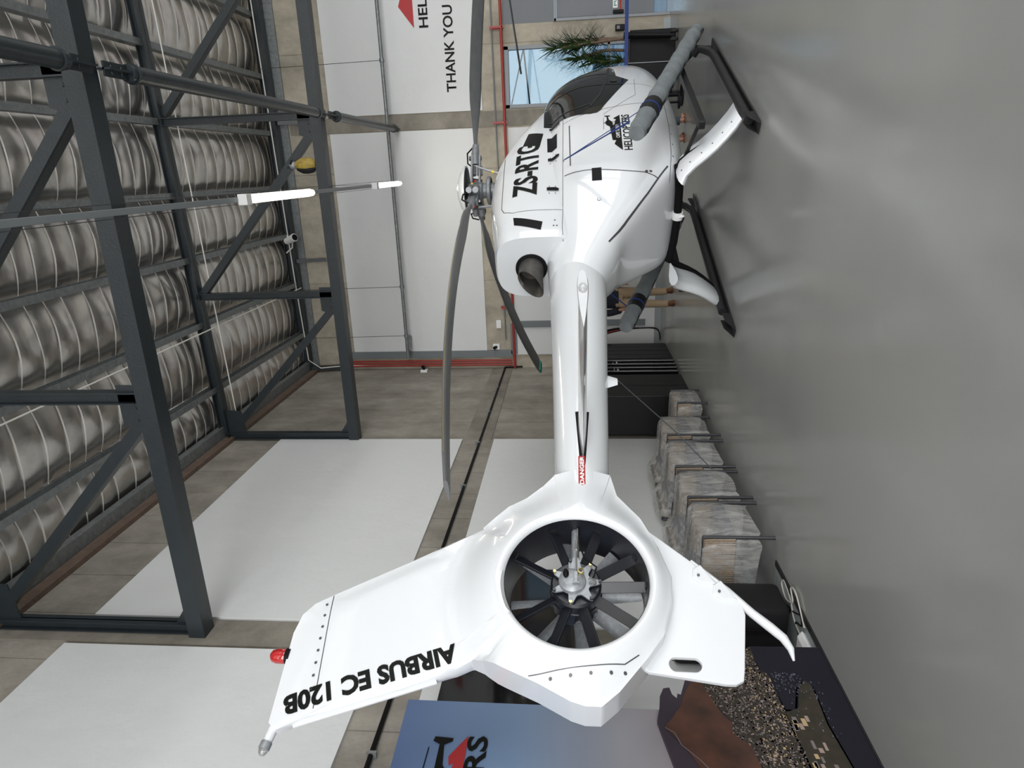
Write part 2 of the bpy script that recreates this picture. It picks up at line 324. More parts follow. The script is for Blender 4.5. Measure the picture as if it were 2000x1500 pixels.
# metal flashing strip above the back beam
fl = MB()
for i in range(34):
    x = XL+.1+i*.26; fl.box((x, YB-.05, 7.03), (x+.235, YB-.03, 7.2)); fl.box((x+.235, YB-.045, 7.03), (x+.26, YB-.03, 7.2))
struct(fl.build('trim_40', 'galv'))
# eaves: brown steel and galvanised gutter angle along the left wall
sbox('trim_41', (XL, Y0, 7.0), (XL+.06, YB, 7.14), 'brown_steel'); struct(MB().bar((XL+.12, Y0, 7.2), (XL+.12, YB, 7.2), .2, .1).build('trim_42', 'galv'))
# ceiling: insulation foil sagging between purlins
PX = [-3.06, -2.05, -1.1, -.2, .77, 1.74, 2.75, 3.75, 4.75, 5.75, 6.75, 7.75, 8.75, 9.75, 10.75, 11.75, 12.75]
def roofz(x): return 7.33+.03*(x+3.9)
def foil():
    xs = [XL+.05]+PX+[XR]; mb = MB(); seam = .29; rows = []; rnd = random.Random(3)
    ys = []; y = -9.4
    while y < YB:
        sp = seam*rnd.uniform(.8, 1.2)
        for k in range(5): ys.append((y+sp*(0, .05, .3, .6, .85)[k], (0, .05, .3, .6, .85)[k], rnd.random()))
        y += sp
    for (yy, ph, rr) in ys:
        row = []
        for i in range(len(xs)-1):
            for k in range(10):
                t = k/10; x = xs[i]+(xs[i+1]-xs[i])*t
                sag = .09*math.sin(PI*t)**.8*(1+.22*math.sin(yy*1.7+i*2.1)); pil = (.034*math.sin(PI*ph)**.6*(1-.45*ph) if ph > .01 else .004)*min(1, 3*t, 3*(1-t))
                jit = .012*math.sin(yy*9+x*5+i)*math.sin(PI*t)
                row.append((x, min(yy, YB), roofz(x)+.03-sag-pil+jit))
        row.append((xs[-1], min(yy, YB), roofz(xs[-1]))); rows.append(row)
    mb.rings(rows, False, False); w_ = len(rows[0])-1
    for i in range(len(mb.mi)): mb.mi[i] = 1 if (i//w_) % 5 == 0 else 0
    return mb.build('ceiling', ['foil', 'foil_seam'], None, .7)
struct(foil())
sbox('ceiling_deck', (XL-.2, Y0, 7.95), (XR+.2, YB+.2, 8.0), 'galv')

# ---------------------------------------------------------------- steelwork
pos = ['nearest the left wall', 'second from the left wall', 'third from the left wall', 'fourth from the left wall', 'fifth from the left wall', 'sixth from the left wall', 'seventh from the left wall']
for i, x in enumerate(PX[:8]):
    z = roofz(x)-.08; m = MB(); m.bar((x, Y0, z), (x, YB, z), .085, .012); m.bar((x-.036, Y0, z-.06), (x-.036, YB, z-.06), .012, .13)
    m.bar((x+.0, Y0, z-.125), (x+.0, YB, z-.125), .085, .012)
    lab = 'galvanised roof purlin running front to back, '+(pos[i] if i < 7 else 'furthest from the left wall')
    props(m.build('roof_purlin', 'galv'), lab, 'purlin', 'galvanised roof purlins')
def truss(Y, label):
    t = thing('roof_truss', label, 'truss', (0, Y, 0), 0, 'dark steel roof trusses')
    q = lambda x, z: (x, 0, z)
    m = MB(); m.bar(q(XL+.02, 5.065), q(9.3, 5.065), .16, .15); m.build('bottom_chord', 'steel_paint', t)
    zt = lambda x: 7.13+.03*(x+3.9)
    m = MB(); m.ibeam(q(XL+.02, zt(XL)), q(9.3, zt(9.3)), .15, .13); m.build('top_chord', 'steel_paint', t)
    vx = [-3.82, -1.63, .76, 3.15, 5.5, 7.85]
    for i, x in enumerate(vx):
        m = MB(); m.ibeam(q(x, 5.08), q(x, zt(x)), .1, .1, up=(1, 0, 0)); m.build('post', 'steel_paint', t)
    for i in range(5):
        a, b = vx[i], vx[i+1]
        if i < 2: p, r = q(a+.05, zt(a)-.1), q(b-.16, 5.13)
        elif i == 2: p, r = q(a+.1, zt(a)-.06), q(b-.05, 5.13)
        else: p, r = q(a+.16, 5.13), q(b-.05, zt(b)-.1)
        m = MB(); m.angle(p, r, .095, .01, (0, 1, 0)); m.angle(Vector(p)+Vector((0, .012, 0)), Vector(r)+Vector((0, .012, 0)), .095, .01, (0, 1, 0), -1); m.build('diagonal_brace', 'steel_paint', t)
    for i, x in enumerate(vx):
        g = MB()
        if i in (0,):
            g.prism([(x+.05, 5.12), (x+.28, 5.12), (x+.05, 5.28)], lambda a, b: (a, -.006, b), lambda a, b: (a, .006, b)); g.build('gusset_plate', 'steel_paint', t); g = MB()
            g.prism([(x+.05, zt(x)-.06), (x+.42, zt(x)-.06), (x+.4, zt(x)-.3), (x+.05, zt(x)-.34)], lambda a, b: (a, -.006, b), lambda a, b: (a, .006, b))
        else: g.prism([(x-.32, 5.12), (x+.1, 5.12), (x+.1, 5.34), (x-.24, 5.34)], lambda a, b: (a, -.006, b), lambda a, b: (a, .006, b))
        for k in ((-.2, -.1) if i else ()): g.lathe([(.001, -.02), (.014, -.02), (.014, .02), (.001, .02)], (x+k+(0 if i else .35), 0, 5.2), (0, 1, 0), 6)
        g.build('gusset_plate', 'steel_paint', t)
    return t
truss(4.72, 'dark grey steel roof truss crossing nearest the camera, the largest in view')
truss(9.2, 'dark grey steel roof truss further away, above the rotor of the helicopter')
truss(.2, 'dark grey steel roof truss over the photographer')
t = thing('end_rafter', 'dark steel rafter with drop brackets fixed high along the back wall', 'beam', (0, 12.8, 0))
m = MB(); m.ibeam((-3.86, 0, 7.22), (9, 0, 7.32), .16, .18); m.build('beam', 'steel_paint', t)
m = MB(); m.bar((-3.82, 0, 7.15), (-3.82, .1, 6.55), .09, .09); m.build('bracket', 'steel_paint', t); m = MB(); m.bar((-1.6, 0, 7.15), (-1.6, .14, 6.6), .07, .03); m.build('bracket', 'steel_paint', t)
m = MB(); m.bar((.95, 0, 7.15), (.95, .14, 6.6), .07, .05); m.build('bracket', 'steel_paint', t)
# round tie tubes along the building, between trusses
def tie(y0, y1, label, z0=4.93, z1=4.93):
    t = thing('tie_tube', label, 'steel tube', (.76, y0, z0), 0, 'round steel tie tubes between trusses')
    L = y1-y0; dz = z1-z0
    MB().tube([(0, .28, 0), (0, L-.28, dz)], .062, 18).build('tube', 'steel_paint', t, .6)
    for a, b in ((0.02, .34), (L-.34, L-.02)):
        m = MB(); m.bar((0, a, dz*a/L), (0, b, dz*b/L), .1, .014, (1, 0, 0)); m.bar((0, a, dz*a/L), (0, b, dz*b/L), .014, .1, (1, 0, 0))
        for k in (.25, .6):
            yy = a+(b-a)*k; m.lathe([(.001, -.03), (.013, -.03), (.013, .03), (.001, .03)], (0, yy, dz*yy/L), (1, 0, 0), 6)
        m.build('end_plate', 'steel_paint', t)
        MB().lathe([(.001, -.006), (.075, -.006), (.075, .006), (.001, .006)], (0, b if a < 1 else a, dz), (0, 1, 0), 20).build('flange', 'steel_paint', t)
    return t
tie(4.76, 9.16, 'dark round steel tube linking the near truss to the far truss'); tie(9.24, 12.98, 'dark round steel tube running from the far truss to the back wall pillar'); tie(.24, 4.68, 'dark round steel tube coming from overhead to the near truss')
# cable trunking with two tube lights
t = thing('cable_trunking', 'grey cable trunking hung under the trusses on wires, carrying the tube lights', 'trunking', (-.19, 0, 4.83))
MB().bar((0, -3, 0), (0, 12.2, 0), .045, .05).build('channel', 'conduit_grey', t, bevel=.004)
for dx in (-.05, .05):
    MB().tube([(dx, -3, .1), (dx, 12.6, .12)], .003, 6).build('support_wire', 'dark_metal', t)
for y in (5.6, 8, 10.3, 12): MB().tube([(0, y, .02), (0, y, 2.3)], .003, 6).build('drop_wire', 'dark_metal', t)
def lightbar(y0, y1, label):
    t = thing('tube_light', label, 'light', (-.19, y0, 4.77), 0, 'tube lights under the trunking'); L = y1-y0
    MB().box((-.045, 0, .0), (.045, L, .035)).build('housing', 'lamp_cap', t, bevel=.006)
    MB().tube([(0, .03, -.02), (0, L-.03, -.02)], .035, 14).build('diffuser', 'lamp', t, .6)
    MB().box((-.05, -.09, -.05), (.05, .02, .04)).build('end_cap', 'lamp_cap', t, bevel=.006)
    l = bpy.data.lights.new('tube_glow', 'AREA'); l.shape = 'RECTANGLE'; l.size = .07; l.size_y = L-.1; l.energy = 14; l.color = (1, .94, .8)
    lo = bpy.data.objects.new('tube_glow', l); C.objects.link(lo); lo.parent = t; lo.location = (0, L/2, -.065)
    return t
lightbar(6.25, 7.9, 'long lit tube light nearer the camera, between the two trusses'); lightbar(10.6, 12.1, 'lit tube light further away near the back wall')
# galvanised pipe across the back with hanger wires
t = thing('suspended_pipe', 'thin galvanised pipe hanging level on wires in front of the back wall', 'pipe', (0, 12.6, 5.02))
MB().tube([(-3.55, 0, 0), (9, 0, 0)], .034, 12).build('pipe', 'galv', t, .6)
m = MB(); m.tube([(-3.42, 0, -.03), (-3.2, .35, .02)], .04, 10); m.build('elbow', 'galv', t, .6)
for x in (1.88, -2.12, -3.1, 4.6):
    MB().tube([(x, 0, 0), (x-.03, .02, 2.3)], .005, 6).build('hanger_wire', 'dark_metal', t); MB().lathe([(.036, -.03), (.046, -.03), (.046, .03), (.036, .03)], (x, 0, 0), (1, 0, 0), 12).build('clamp', 'galv', t)
# grey trunking in the corner
t = thing('corner_trunking', 'flat grey trunking running down the back wall beside the left corner', 'trunking')
m = MB(); m.box((-3.66, YB-.06, 2.94), (-3.52, YB-.0, 6.4)); m.build('vertical_run', 'trunking', t, bevel=.004)
m = MB(); m.box((-3.6, YB-.06, 2.84), (-2.98, YB, 2.97)); m.build('horizontal_run', 'trunking', t, bevel=.004); m = MB(); m.box((-3.05, YB-.06, .3), (-2.92, YB, 2.84)); m.build('lower_run', 'trunking', t, bevel=.004)
# red sprinkler pipes
for i, (x, dz) in enumerate(((-3.72, 0), (-3.77, 0), (-3.82, 0))):
    m = MB(); m.tube([(x, YB-.07, 6.5), (x, YB-.07, 2.95)], .017, 10)
    props(m.build('red_pipe', 'pipe_red', None, .6), ['slim red pipe in the corner, next to the grey trunking', 'slim red pipe in the corner, middle of three', 'slim red pipe closest to the left wall'][i], 'pipe', 'slim red corner pipes')
t = thing('sprinkler_main', 'red sprinkler pipe running level across the back wall above the window', 'pipe', (0, YB-.09, 2.9))
MB().tube([(-3.88, 0, 0), (9, 0, .06)], .024, 12).build('pipe', 'pipe_red', t, .6)
for x in (2.35, .79, -2.64):
    m = MB(); m.box((x-.025, -.03, .0), (x+.025, .09, .02)); m.box((x-.025, .06, .0), (x+.025, .09, .24)); m.box((x-.015, -.03, -.03), (x+.015, -.01, .22)); m.build('bracket', 'pipe_red', t)
m = MB(); m.tube([(-3.3, YB-.03, 3.07), (9, YB-.03, 3.14)], .014, 8); props(m.build('conduit_pipe', 'conduit_grey', None, .6), 'thin grey conduit running level just above the red sprinkler pipe', 'conduit')
m = MB(); m.tube([(-3.85, YB-.04, 6.3), (-2, YB-.04, 6.43), (0, YB-.04, 6.5), (9, YB-.04, 6.47)], .014, 8); props(m.build('black_cable', 'black', None, .6), 'thin black cable clipped along the top concrete band of the back wall', 'cable')
m = MB(); m.tube([(XL+.03, 12.95, 2.75), (XL+.03, 12.9, 3.1), (XL+.03, 6.2, 3.13), (XL+.03, 1, 3.15)], .018, 8)
t = m.build('heavy_cable', 'black', None, .6); props(t, 'heavy black cable clipped along the concrete band of the left wall', 'cable')
for y in (11.6, 10.3, 9, 7.6, 6.1, 4.4, 3.5):
    MB().box((XL, y-.01, 3.1), (XL+.055, y+.01, 3.17)).build('cable_clip', 'galv', t)
# white conduits down the corner
m = MB(); m.tube([(4, 12.66, 7.3), (-2.0, 12.66, 7.18), (-3.6, 12.66, 7.12), (-3.78, 12.7, 6.9), (-3.8, 12.93, 6.4), (-3.83, 12.96, 5.2), (-3.83, 12.96, 3.55)], .011, 8)
props(m.build('white_conduit', 'white_conduit', None, .6), 'white conduit running along the end rafter and down the corner', 'conduit')
m = MB(); m.tube([(2.9, 9.32, 7.15), (XL+.3, 9.32, 6.98)], .009, 8); props(m.build('white_conduit', 'white_conduit', None, .6), 'white conduit fixed beside the top chord of the far truss', 'conduit')
m = MB(); m.tube([(-2.1, 2, 7.0), (-2.1, 12.6, 7.05)], .010, 8); props(m.build('white_conduit', 'white_conduit', None, .6), 'white conduit following the second purlin from the left wall', 'conduit')
def camera_box(loc, label, rz):
    t = thing('security_camera', label, 'camera', loc, rz, 'security cameras')
    MB().box((-.06, -.02, -.07), (.06, .03, .07)).build('base', 'white_paint', t, bevel=.01); MB().tube([(0, -.02, 0), (0, -.1, .03)], [.028, .034], 12).build('lens', 'black', t, .6)
camera_box((-3.45, YB-.03, 3.27), 'small white security camera on the back wall corner above the sprinkler pipe', 0)
camera_box((XL+.03, 12.75, 4.75), 'small white security camera halfway up the corner on the left wall', PI/2)
t = thing('socket_box', 'small white socket box beside the corner trunking', 'socket', (-2.98, YB-.03, 3.2)); MB().box((-.08, -.03, -.05), (.08, .03, .05)).build('box', 'white_paint', t, bevel=.008); 
t = thing('floodlight_camera', 'white bullet camera on curved white arm near the roof at the back', 'camera', (-1.2, 12.5, 7.15))
MB().tube([(-.2, 0, .05), (-.1, 0, -.08), (.05, 0, -.1), (.12, 0, 0)], .013, 8).build('arm', 'white_conduit', t, .6); MB().tube([(.02, 0, .02), (.1, -.12, -.2)], [.06, .075], 14).build('camera_body', 'white_paint', t, .6)
MB().lathe([(.001, 0), (.058, 0), (.06, .01)], (.1, -.121, -.202), (.08, -.12, -.22), 14).build('lens', 'black', t)
t = thing('wall_socket', 'small black device on the concrete beside the grey door', 'device', (2.24, YB-.03, .86)); MB().box((-.05, -.04, -.08), (.05, .03, .08)).build('body', 'black', t, bevel=.012); MB().box((-.03, -.05, .0), (.03, -.04, .06)).build('face', 'gloss_black', t, bevel=.004)
# owl decoy on the far truss
t = thing('owl_decoy', 'plastic owl with yellow breast sitting on the far truss', 'owl', (.14, 9.17, 5.15), .9)
MB().rings([[Vector((math.cos(a)*r*.95, math.sin(a)*r, z)) for a in [2*PI*k/16 for k in range(16)]] for r, z in ((.05, 0), (.085, .05), (.1, .12), (.095, .19), (.06, .26), (.045, .28))]).build('body', 'owl_yellow', t, .8)
MB().rings([[Vector((math.cos(a)*r, .025+math.sin(a)*r*.9, z)) for a in [2*PI*k/16 for k in range(16)]] for r, z in ((.05, .0), (.09, .05), (.102, .12), (.098, .19), (.06, .265))]).build('wings', 'black_satin', t, .8)
m = MB(); m.ball((0, 0, .32), .06, 14, (1, .9, .9)); m.build('head', 'castalu', t, .8)
m = MB(); m.ball((.022, -.05, .33), .016); m.ball((-.022, -.05, .33), .016); m.build('eyes', 'black', t); m = MB(); m.tube([(0, -.05, .315), (0, -.075, .3)], [.012, .002], 6); m.build('beak', 'dark_metal', t)
for sx_ in (-1, 1): MB().tube([(sx_*.035, 0, .365), (sx_*.05, 0, .4)], [.014, .002], 6).build('ear_tuft', 'black_satin', t)

# ---------------------------------------------------------------- logo shapes
def logo(L, vs):
    mt = [(0, 0), (.167, .2), (.26, .148), (.27, .24), (.70, .293), (.68, .17), (.87, .106), (.86, .15), (.90, .17), (1.0, 0)]
    return poly2([(a*L, b*L*vs) for a, b in mt])
def mini_heli(x, y, s):
    """small helicopter silhouette: nose left, tail right"""
    body = [(-.5, -.02), (-.44, -.13), (-.3, -.19), (-.1, -.19), (.05, -.12), (.2, -.02), (.55, .02), (.62, -.1), (.68, -.1), (.7, .18), (.62, .2), (.56, .09), (.15, .09), (0, .17), (-.2, .17), (-.36, .12)]
    g = [poly2([(x+a*s, y+b*s) for a, b in body])]
    for r in ([(-.75, .27), (.5, .235), (.5, .25), (-.75, .29)], [(-.14, .15), (-.09, .15), (-.09, .27), (-.14, .27)], [(-.42, -.32), (.08, -.32), (.08, -.3), (-.42, -.3)], [(-.3, -.3), (-.27, -.3), (-.25, -.18), (-.28, -.18)], [(-.02, -.3), (.01, -.3), (-.02, -.15), (-.05, -.15)]):
        g.append(poly2([(x+a*s, y+b*s) for a, b in r]))
    return g
t = thing('wall_lettering', 'red mountain emblem and black thank-you lettering painted high on the white back wall panel', 'sign', (0, YB-.034, 0))
f = lambda u, v: (u, 0, v)
g = logo(2.1, .62); decal('mountain_emblem', [([(a+2.42, b+4.48) for a, b in g[0]], g[1])], f, 'ink_red', t, 0)
decal('company_name', [place(txt('HELICOPTERS', .02), 2.42, 4.22, 1.65, .17)], f, 'ink', t, 0); decal('thanks_line', [place(txt('THANK YOU FOR', .018), 1.35, 3.78, 1.95, .18)], f, 'ink', t, 0)

# ================================================================ OUTSIDE THE WINDOW
sbox('terrace', (-14, YB+.6, -.3), (18, 60, -.02), 'terrace')
t = thing('office_building', 'pale blue office block seen through the window', 'building', (-1.5, 34, 0))
MB().box((-9, 0, 0), (3.2, 8, 6.3)).build('facade_wall', 'facade', t)
for r in range(6):
    for c in range(16): 
        if (r*c) % 5 != 3: MB().box((-8.6+c*.72, -.05, .8+r*.9), (-8.2+c*.72, .02, 1.35+r*.9)).build('window', 'facade_win', t)
t = thing('shade_cable_mast', 'thin dark crossing cables outside the window', 'cable', (0, 17, 0)); MB().tube([(.4, 0, 3.4), (3.6, 0, 2.55)], .014).build('cable', 'black', t); MB().tube([(.4, 0, 2.6), (3.6, 0, 2.9)], .018).build('cable', 'black', t); MB().tube([(3.6, 0, 0), (3.6, 0, 2.95)], .03).build('mast', 'black', t); MB().tube([(.4, 0, 0), (.4, 0, 3.45)], .03).build('mast', 'black', t)
# ================================================================ THE HELICOPTER   local axes: x = starboard, y = forward (station - 7), z = up
dv = Vector((.405, .9143, 0)).normalized(); nv = Vector((dv.y, -dv.x, 0)); HC = -3.43
def hworld(w_, s, z): return dv*s+nv*(HC+w_)+Vector((0, 0, z))
OFF = (0, 7, 0)
HR = thing('helicopter', 'white light helicopter with enclosed tail fan, parked on skids across the hangar floor', 'helicopter', hworld(0, 7, 0), -math.atan2(dv.x, dv.y))
def HM(): return MB(OFF)
def sect(hw, zb, zt, zc, nt_, nb_, s, n=56):
    r = []
    for k in range(n):
        a = 2*PI*k/n+PI/n; ca, sa = math.cos(a), math.sin(a); e = nt_ if sa > 0 else nb_; h = (zt-zc) if sa > 0 else (zc-zb)
        r.append(Vector((hw*math.copysign(abs(ca)**(2/e), ca), s, zc+h*math.copysign(abs(sa)**(2/e), sa))))
    return r
POD = [ # s, halfwidth, zbottom, ztop, zmid, exp top, exp bottom
 (5.0, .22, 1.44, 1.92, 1.66, 2.0, 2.2), (5.15, .27, 1.39, 1.93, 1.64, 2.0, 2.5), (5.35, .32, 1.30, 1.94, 1.58, 2.1, 3), (5.6, .385, 1.20, 1.96, 1.50, 2.3, 4), (6.0, .50, .93, 2.00, 1.40, 2.6, 7), (6.35, .60, .70, 2.02, 1.30, 2.8, 8), (6.7, .66, .57, 2.04, 1.25, 3.0, 5),
 (7.2, .725, .49, 2.06, 1.20, 3.0, 3.2), (7.8, .745, .44, 2.06, 1.18, 2.9, 2.8), (8.4, .735, .42, 2.10, 1.15, 2.9, 2.6), (8.9, .69, .43, 2.06, 1.1, 2.7, 2.5),
 (9.4, .60, .46, 1.92, 1.03, 2.3, 2.4), (9.9, .46, .52, 1.64, .97, 2.2, 2.3), (10.3, .31, .60, 1.28, .92, 2.1, 2.1), (10.55, .19, .68, 1.10, .89, 2, 2), (10.72, .02, .86, .90, .88, 2, 2)]
def pod_mesh():
    m = HM(); rings = []; s = POD[0][0]
    while s < 10.72:
        rings.append(sect(*catmull(POD, s), s)); s += .08 if s < 10.2 else .04
    rings.append(sect(.02, .86, .9, .88, 2, 2, 10.72)); m.rings(rings); return m
pod = pod_mesh(); fus = pod.build('fuselage', 'heli_white', HR, 1.0)
COWL = [(5.47, .33, 1.68, 2.43, 1.95, 3.6, 4), (5.52, .345, 1.66, 2.45, 1.95, 3.6, 4), (5.8, .39, 1.66, 2.48, 1.95, 3.4, 4), (6.1, .44, 1.7, 2.53, 1.95, 3, 4), (6.6, .49, 1.75, 2.58, 1.95, 2.6, 4), (7.1, .53, 1.78, 2.57, 1.96, 2.4, 4), (7.6, .54, 1.8, 2.44, 1.97, 2.4, 4), (8.0, .52, 1.82, 2.24, 1.98, 2.4, 4), (8.25, .48, 1.84, 2.11, 1.98, 2.4, 4), (8.5, .36, 1.84, 2.02, 1.95, 2.4, 4), (8.65, .2, 1.84, 1.93, 1.9, 2.4, 4)]
m = HM(); rings = []; s = 5.47
while s < 8.65: rings.append(sect(*catmull(COWL, s), s)); s += .07
m.rings(rings); cowl = m.build('engine_cowling', 'heli_white', HR, .9)
# boom
BO = [(2.55, .165, 1.655), (2.9, .180, 1.655), (3.6, .203, 1.655), (4.4, .232, 1.655), (5.0, .258, 1.66), (5.38, .272, 1.66)]
m = HM(); rings = []; s = 2.55
while s <= 5.39:
    r, z = catmull(BO, s); rings.append([Vector((r*math.cos(2*PI*k/48), s, z+r*math.sin(2*PI*k/48))) for k in range(48)]); s += .0945
m.rings(rings); boom = m.build('tail_boom', 'heli_white', HR, 1.0)
def bvh_of(objs):
    vs = []; fs = []
    for o in objs:
        b = len(vs); vs += [v.co+Vector(OFF) for v in o.data.vertices]; fs += [[b+i for i in p.vertices] for p in o.data.polygons]
    return BVHTree.FromPolygons(vs, fs)
BV = bvh_of([fus, cowl, boom])
def side(off=.003, bv=None):
    def f(s, z):
        h = (bv or BV).ray_cast(Vector((2.5, s, z)), Vector((-1, 0, 0)))
        if h[0] is None or h[0].x < 0: return None
        n = h[1] if h[1].x > 0 else -h[1]; return h[0]+n*off
    return f
def sd(name, gs, m_, parent, cell=.04, off=.003, bv=None): return decal(name, gs, side(off, bv), m_, parent, cell, OFF)
def pline(pts, w_=.006, off=.002, bv=None, name='panel_seam', m_='bolt', parent=None): return sd(name, strip(pts, w_), m_, parent or fus, .06, off, bv)
# panel seams, doors and glazing on the starboard side
pline([(5.45, 1.79), (5.6, 1.80), (5.85, 1.795), (7.85, 1.80), (8.3, 1.84)], .005)
pline([(5.86, 1.80), (5.86, 2.28), (5.92, 2.37), (6.0, 2.40), (7.1, 2.44)], .006, parent=cowl)
pline([(6.33, 1.78), (6.31, 1.5), (6.28, 1.25), (6.24, 1.0), (6.18, .87)], .012)
pline([(7.37, 1.80), (7.45, 1.5), (7.6, 1.1), (7.75, .62)], .006); pline([(8.28, 1.25), (8.3, 1.0), (8.35, .62)], .005)
pline([(6.45, 1.72), (7.25, 1.73)], .012); pline([(6.0, .78), (6.6, .71), (7.3, .66), (8.4, .64)], .005)
pline([(7.36, 1.36), (7.9, .98), (8.5, .95)], .004)
for s, z in ((6.1, .75), (6.3, .72), (6.55, .695), (6.8, .675), (7.05, .66), (7.3, .645)): sd('rivet', [disc(s, z, .009)], 'bolt', fus)
wn = [(7.55, 2.02), (7.49, 1.75), (7.41, 1.50), (7.42, 1.43), (7.48, 1.385), (7.58, 1.35), (8.0, 1.19), (8.45, 1.02), (8.50, 1.06), (8.62, 1.14), (8.66, 1.16), (9.02, 1.16), (9.3, 1.2), (9.35, 1.5), (9.2, 1.75), (8.9, 1.96), (8.4, 2.03), (7.95, 2.03)]
gl = sd('side_glazing', [poly2(wn)], 'tinted_glass', fus, .035, .004)
for p in ([(7.62, 1.5), (7.95, 1.38), (8.5, 1.28), (9.25, 1.22)], [(7.66, 1.98), (7.66, 1.6), (7.70, 1.5)], [(8.28, 2.0), (8.32, 1.6), (8.3, 1.28), (8.28, 1.08)], [(8.75, 1.9), (8.82, 1.5), (8.8, 1.24)]):
    sd('window_pillar', strip(p, .03), 'black_satin', fus, .05, .007)
sd('door_handle', [disc(8.42, 1.2, .045, 14)], 'gloss_black', fus, 0, .01)
# windscreen across the nose: dark patch over the front surface
def front_patch():
    vs = []; ids = {}; me = HM(); ns = 30; na = 40
    for i in range(ns+1):
        s = 8.45+(10.25-8.45)*i/ns; p = catmull(POD, s); c = Vector((0, s, p[3]))
        a0 = .32+.1*(s-8.4)
        for k in range(na+1):
            a = a0+(PI-2*a0)*k/na; h = BV.ray_cast(Vector((0, s, 1.05))+Vector((math.cos(a), 0, math.sin(a)))*3, -Vector((math.cos(a), 0, math.sin(a))))
            q = h[0]; n = h[1]; n = n if n.dot(q-Vector((0, s, 1.05))) > 0 else -n; vs.append(q+n*.004)
    me.add(vs, [(i*(na+1)+k, i*(na+1)+k+1, (i+1)*(na+1)+k+1, (i+1)*(na+1)+k) for i in range(ns) for k in range(na)])
    return me.build('windscreen', 'tinted_glass', HR, .6)
front_patch()
pline([(5.40, 1.375), (5.7, 1.185), (6.0, .985), (6.36, .765)], .013)
# windows and black openings of the cowling, latches
sd('cowling_window', [poly2([(7.15, 2.24), (7.07, 2.05), (7.38, 2.02), (7.46, 2.19)])], 'black', cowl, .03, .004)
sd('air_vent', [poly2([(6.92, 1.86), (6.92, 1.965), (7.24, 1.975), (7.24, 1.865)])], 'black', cowl, .03, .004)
for s in (6.18, 6.74, 7.46):
    sd('cowling_latch', [poly2([(s-.03, 1.86), (s+.03, 1.86), (s+.03, 1.955), (s-.02, 1.955)]), disc(s, 1.855, .026)], 'black', cowl, .03, .012)
    sd('rivet', [disc(s-.06, 1.93, .007), disc(s+.06, 1.93, .007), disc(s-.06, 1.87, .007), disc(s+.06, 1.87, .007)], 'bolt', cowl)
sd('square_vent', [poly2([(6.15, 1.415), (6.33, 1.415), (6.33, 1.51), (6.15, 1.51)])], 'black', fus, .03, .003)
sd('drain_ring', [disc(5.9, 1.45, .02, 16)], 'castalu', fus); sd('drain_ring', [disc(5.9, 1.45, .014, 16)], 'heli_white', fus, 0, .005)
for s, z in ((6.95, .98), (6.95, .94)): sd('drain_hole', [disc(6.25, z-.0, .016)], 'bolt', fus)
sd('rivet', [disc(5.62, 1.85, .009), disc(5.7, 1.87, .009), disc(5.62, 1.88, .009)], 'bolt', cowl)
# registration and company emblem
sd('registration', [place(txt('ZS-RTG', .03), 6.10, 2.05, 1.06, .25)], 'ink', cowl, .03, .005)
E0 = (6.60, 1.19); lg = logo(.72, .55)
sd('mountain_emblem', [([(a+E0[0], b+E0[1]) for a, b in lg[0]], lg[1])], 'ink', fus, .03, .0035)
sd('emblem_town_name', [place(txt('CAPE TOWN', .015), E0[0]+.23, E0[1]+.016, .26, .04)], 'ink_white', fus, .03, .006)
sd('emblem_company_name', [place(txt('HELICOPTERS', .018), E0[0], 1.09, .72, .085)], 'ink', fus, .03, .0035)
sd('emblem_aircraft', mini_heli(7.17, 1.31, .21), 'ink', fus, .03, .0035)
# exhaust outlet slot + pipe on the cowling rear
sd('cooling_slot', [poly2([(5.78, 2.27), (5.66, 2.255), (5.56, 2.0), (5.68, 1.985)])], 'black', cowl, .03, .004)
m = HM(); a = Vector((.05, 5.25, 2.08)); b = Vector((.40, 4.72, 2.07))
path = [Vector((.02, 5.15, 2.08)), Vector((.16, 4.97, 2.08)), Vector((.26, 4.86, 2.08)), Vector((.42, 4.72, 2.08))]
def ring_at(p, ax, r, n=28, sk=0):
    ax = ax.normalized(); u = Vector((0, 0, 1)); v = ax.cross(u).normalized()
    return [p+u*math.cos(2*PI*k/n)*r+v*math.sin(2*PI*k/n)*r+ax*sk*math.cos(2*PI*k/n) for k in range(n)]
A1 = Vector((.05, -1, 0)); A2 = Vector((-.12, -1, .05)); EX = Vector((.0, 5.5, 2.10))
m.rings([ring_at(EX+Vector((0, .04, 0)), A1, .125), ring_at(EX+Vector((.0, -.08, 0)), A1, .120), ring_at(EX+Vector((-.01, -.19, .0)), A2, .118, sk=-.03), ring_at(EX+Vector((-.03, -.27, .0)), A2, .132, sk=-.11),
         ring_at(EX+Vector((-.03, -.27, .0)), A2, .122, sk=-.11), ring_at(EX+Vector((-.01, -.19, .0)), A2, .108, sk=-.03), ring_at(EX+Vector((.0, -.06, 0)), A1, .105)], True)
m.build('exhaust_pipe', 'exhaust', HR, .7)
m = HM(); m.rings([ring_at(EX+Vector((0, .02, 0)), A1, .155), ring_at(EX+Vector((0, -.05, 0)), A1, .152), ring_at(EX+Vector((0, -.055, 0)), A1, .12)], False); m.build('exhaust_collar', 'black', HR, .6)
